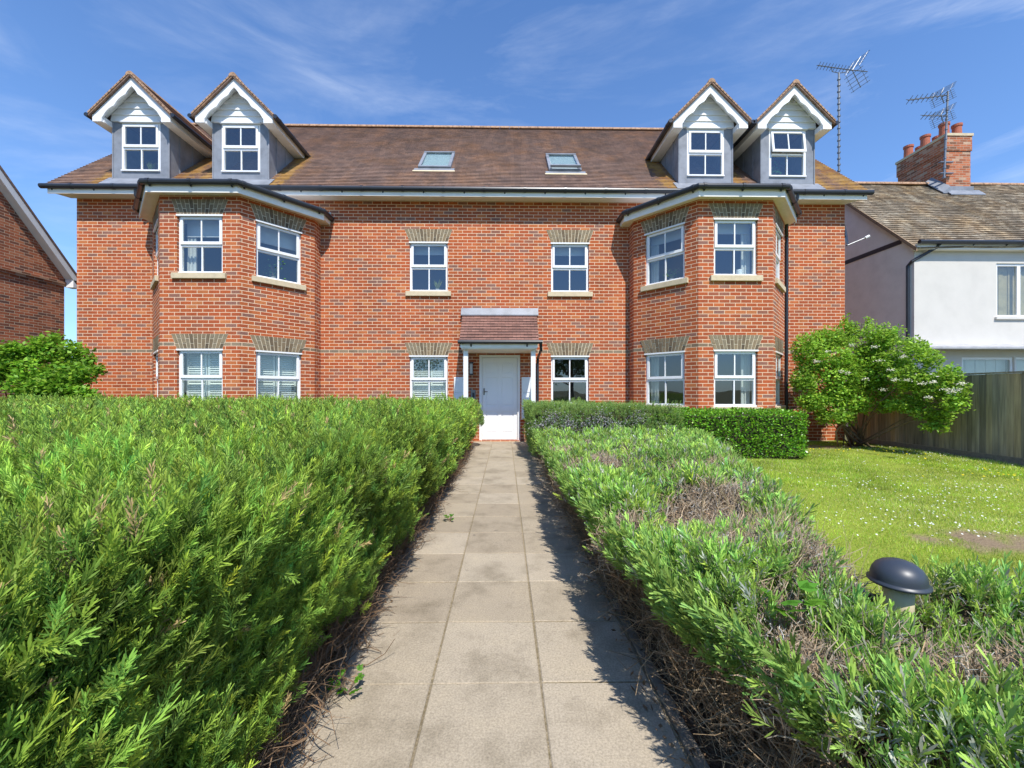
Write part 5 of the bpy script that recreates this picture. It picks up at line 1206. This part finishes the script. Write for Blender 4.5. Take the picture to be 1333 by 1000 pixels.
def discs(n, cx, cy, r, hgt, base, name, lab, cat, clus):
    k = NR.integers(0, len(clus), n); cc = np.array(clus)[k]; X = cc[:, 0] + NR.normal(0, 1, n) * cc[:, 2]; Y = cc[:, 1] + NR.normal(0, 1, n) * cc[:, 3]; kk = in_lawn(X, Y) & (X < 8.1) & (Y < 9.6) & (Y > 1.2); X, Y = X[kk], Y[kk]; n = len(X)
    Q = []; c0 = np.stack([X, Y, lawn_z(X, Y) + hgt * NR.uniform(.6, 1.1, n)], 1); tl = unit(np.stack([NR.normal(0, .25, n), NR.normal(-.35, .25, n), np.ones(n)], 1)); u = unit(np.cross(tl, [[1, .2, 0]])); v = np.cross(tl, u); rr = (r * NR.uniform(.75, 1.2, n))[:, None]
    Q = np.stack([c0 + (u * math.cos(t) + v * math.sin(t)) * rr for t in [math.pi / 3 * q for q in range(6)]], 1)
    tag(qmesh(name, Q, col_var(n, base, .06, .02), 'petal'), lab, cat, kind='stuff')
discs(650, 0, 0, .0075, .035, (.80, .80, .76), 'lawn_daisies', 'tiny white daisies scattered over the lawn', 'daisies', [(4.8, 4.2, .8, .5), (6, 5.5, .9, .6), (4.2, 5.0, .7, .5), (6.8, 6.6, .7, .6), (7.6, 7.6, .3, .6), (3.8, 3.6, .5, .3), (5.4, 4.6, .8, .4)])
discs(70, 0, 0, .013, .05, (.75, .60, .03), 'dandelions', 'yellow dandelion flowers near fence and shrub', 'dandelions', [(6.9, 5.6, .5, .25), (6.2, 8.2, .9, .35), (7.2, 7.8, .5, .4)])
# ---- leaf litter and weeds
n = 6500; side = NR.uniform(size=n) < .3; Y = .6 + 6.5 * NR.uniform(0, 1, n) ** 1.6; X = np.where(side, NR.uniform(-.95, -.60, n), NR.uniform(.50, 1.45, n)); p = np.stack([X, Y, NR.uniform(.004, .03, n)], 1)
d = unit(NR.normal(size=(n, 3)) * np.array([1, 1, .35])); s = unit(np.cross(d, np.array([0, 0, 1.0]) + NR.normal(0, .5, (n, 3))))
keep = np.abs(X + .078) > NR.uniform(.50, .72, n); q = rhombs(p, d, s, NR.uniform(.010, .045, n), NR.uniform(.004, .018, n)); tag(qmesh('leaf_litter', q[keep], col_var(n, (.24, .155, .09), .35, .1)[keep], 'litter'), 'brown dead leaves and twigs scattered beside the path', 'leaf litter', kind='stuff')
def weed(x, y, z, n, r, L, lab, base=(.10, .28, .02), name='weed'):
    a = NR.uniform(0, 6.28, n); rr = NR.uniform(.2, 1, n) * r; T = thing(name, lab, 'weed', (x, y, 0)); P = np.array([x, y, z]) + np.stack([rr * np.cos(a), rr * np.sin(a), NR.uniform(0, r * .8, n)], 1)
    ax = unit(np.stack([np.cos(a), np.sin(a), NR.uniform(-.1, .5, n)], 1)); s = unit(np.cross(ax, np.array([[0, -.3, 1.0]]) + NR.normal(0, .25, (n, 3)))); Q = []
    for off in (-.55, 0, .55):
        d2 = unit(ax * math.cos(off) + s * math.sin(off)); s2 = unit(s * math.cos(off) - ax * math.sin(off)); Q.append(rhombs(P, d2, s2, np.full(n, L) * (.8 if off else 1), np.full(n, L * .55)))
    qmesh('leaves', np.concatenate(Q), np.tile(col_var(n, base, .15, .08), (3, 1)), 'leaf', T)
    g = MB()
    for k in range(n): g.tube([(x, y, -.01), tuple(P[k])], .0015, 4, False)
    g.build('stalks', 'twig', T)
weed(-.62, 1.62, .02, 14, .06, .030, 'little green weed at the left path edge below the rosemary')
weed(-.50, 3.75, .02, 10, .05, .035, 'small weed tuft at the left path edge, farther of the left side')
weed(.92, 1.22, .12, 9, .09, .055, 'broad leaved weed low under the lavender at lower right', (.06, .17, .015))
weed(.82, 1.19, .56, 8, .07, .060, 'bright lobed leaves poking through the top of the lavender', (.15, .34, .03))

# ---- plants and ornaments on the window sills indoors
def pot_plant(fr, s, z, kind, lab, base, h):
    x, y, tx, ty = fr; nx, ny = ty, -tx; X, Y = x + tx * s - nx * .20, y + ty * s - ny * .20
    T = thing('potted_plant', lab, 'plant', (X, Y, z)); m = MB(); m.lathe(X, Y, [(.035, z), (.05, z + .09), (.055, z + .10), (.045, z + .10)], 14); m.build('pot', 'ceramic', T)
    if kind == 'spiky':
        n = 26; a = NR.uniform(0, 6.28, n); d = unit(np.stack([np.cos(a) * .5, np.sin(a) * .3, np.ones(n)], 1)); P = np.tile(np.array([X, Y, z + .09]), (n, 1)) + NR.normal(0, .015, (n, 3)); sd = unit(np.cross(d, NR.normal(size=(n, 3)))); qmesh('leaves', rhombs(P, d, sd, h * NR.uniform(.6, 1, n), np.full(n, .024)), col_var(n, base, .2, .1), 'leaf', T)
    else:
        n = 60; P = np.array([X, Y, z + .1 + h * .45]) + NR.normal(0, 1, (n, 3)) * np.array([h * .36 * tx + .02, .04, h * .26]); q, c = leaves(P, np.array([0, -.2, .2]), .06, .035, base); qmesh('leaves', q, c, 'leaf', T)
        m = MB()
        for k in range(6): m.tube([(X, Y, z + .08), tuple(P[k])], .003, 4)
        m.build('stalks', 'bark', T)
pot_plant(WF['midL_u'], .18, U0 + .01, 'spiky', 'spiky yellow green pot plant inside the upper window left of the door', (.30, .34, .05), .30)
pot_plant(WF['l3'], -.05, U0 + .01, 'bushy', 'trailing leafy pot plant inside the right angled upper window of left bay', (.10, .24, .05), .42)
pot_plant(WF['r1'], .08, U0 + .01, 'bushy', 'small leafy pot plant inside the left angled upper window of right bay', (.10, .20, .05), .20)
pot_plant((DORM[0][0], YD, 1, 0), .05, 6.30, 'spiky', 'spiky pot plant inside the leftmost dormer window', (.26, .30, .08), .24)
pot_plant((DORM[3][0], YD, 1, 0), -.22, 6.30, 'bushy', 'leafy pot plant inside the rightmost dormer window', (.08, .26, .08), .26)
fr = WF['r2']; X, Y = fr[0] + .18, fr[1] + .2
m = MB(); m.lathe(X, Y, [(.05, U0 + .01), (.06, U0 + .05), (.06, U0 + .17), (.055, U0 + .18)], 16); tag(m.build('vase', 'pvc', None, smooth=False), 'white pot on the sill inside front upper window of right bay', 'vase')
# window board the indoor things stand on
m = MB()
for k in ('midL_u', 'midR_u', 'l1', 'l2', 'l3', 'r1', 'r2', 'r3'):
    m.obox(WF[k], -.50, .50, -.32, -.131, U0 - .03, U0 + .008); m.obox(WF[k], -.50, .50, -.32, -.131, G0 - .03, G0 + .008)
for c, _ in DORM: m.obox((c, YD, 1, 0), -.5, .5, -.32, -.10, 6.25, 6.298)
m.build('window_board', 'pvc', B)
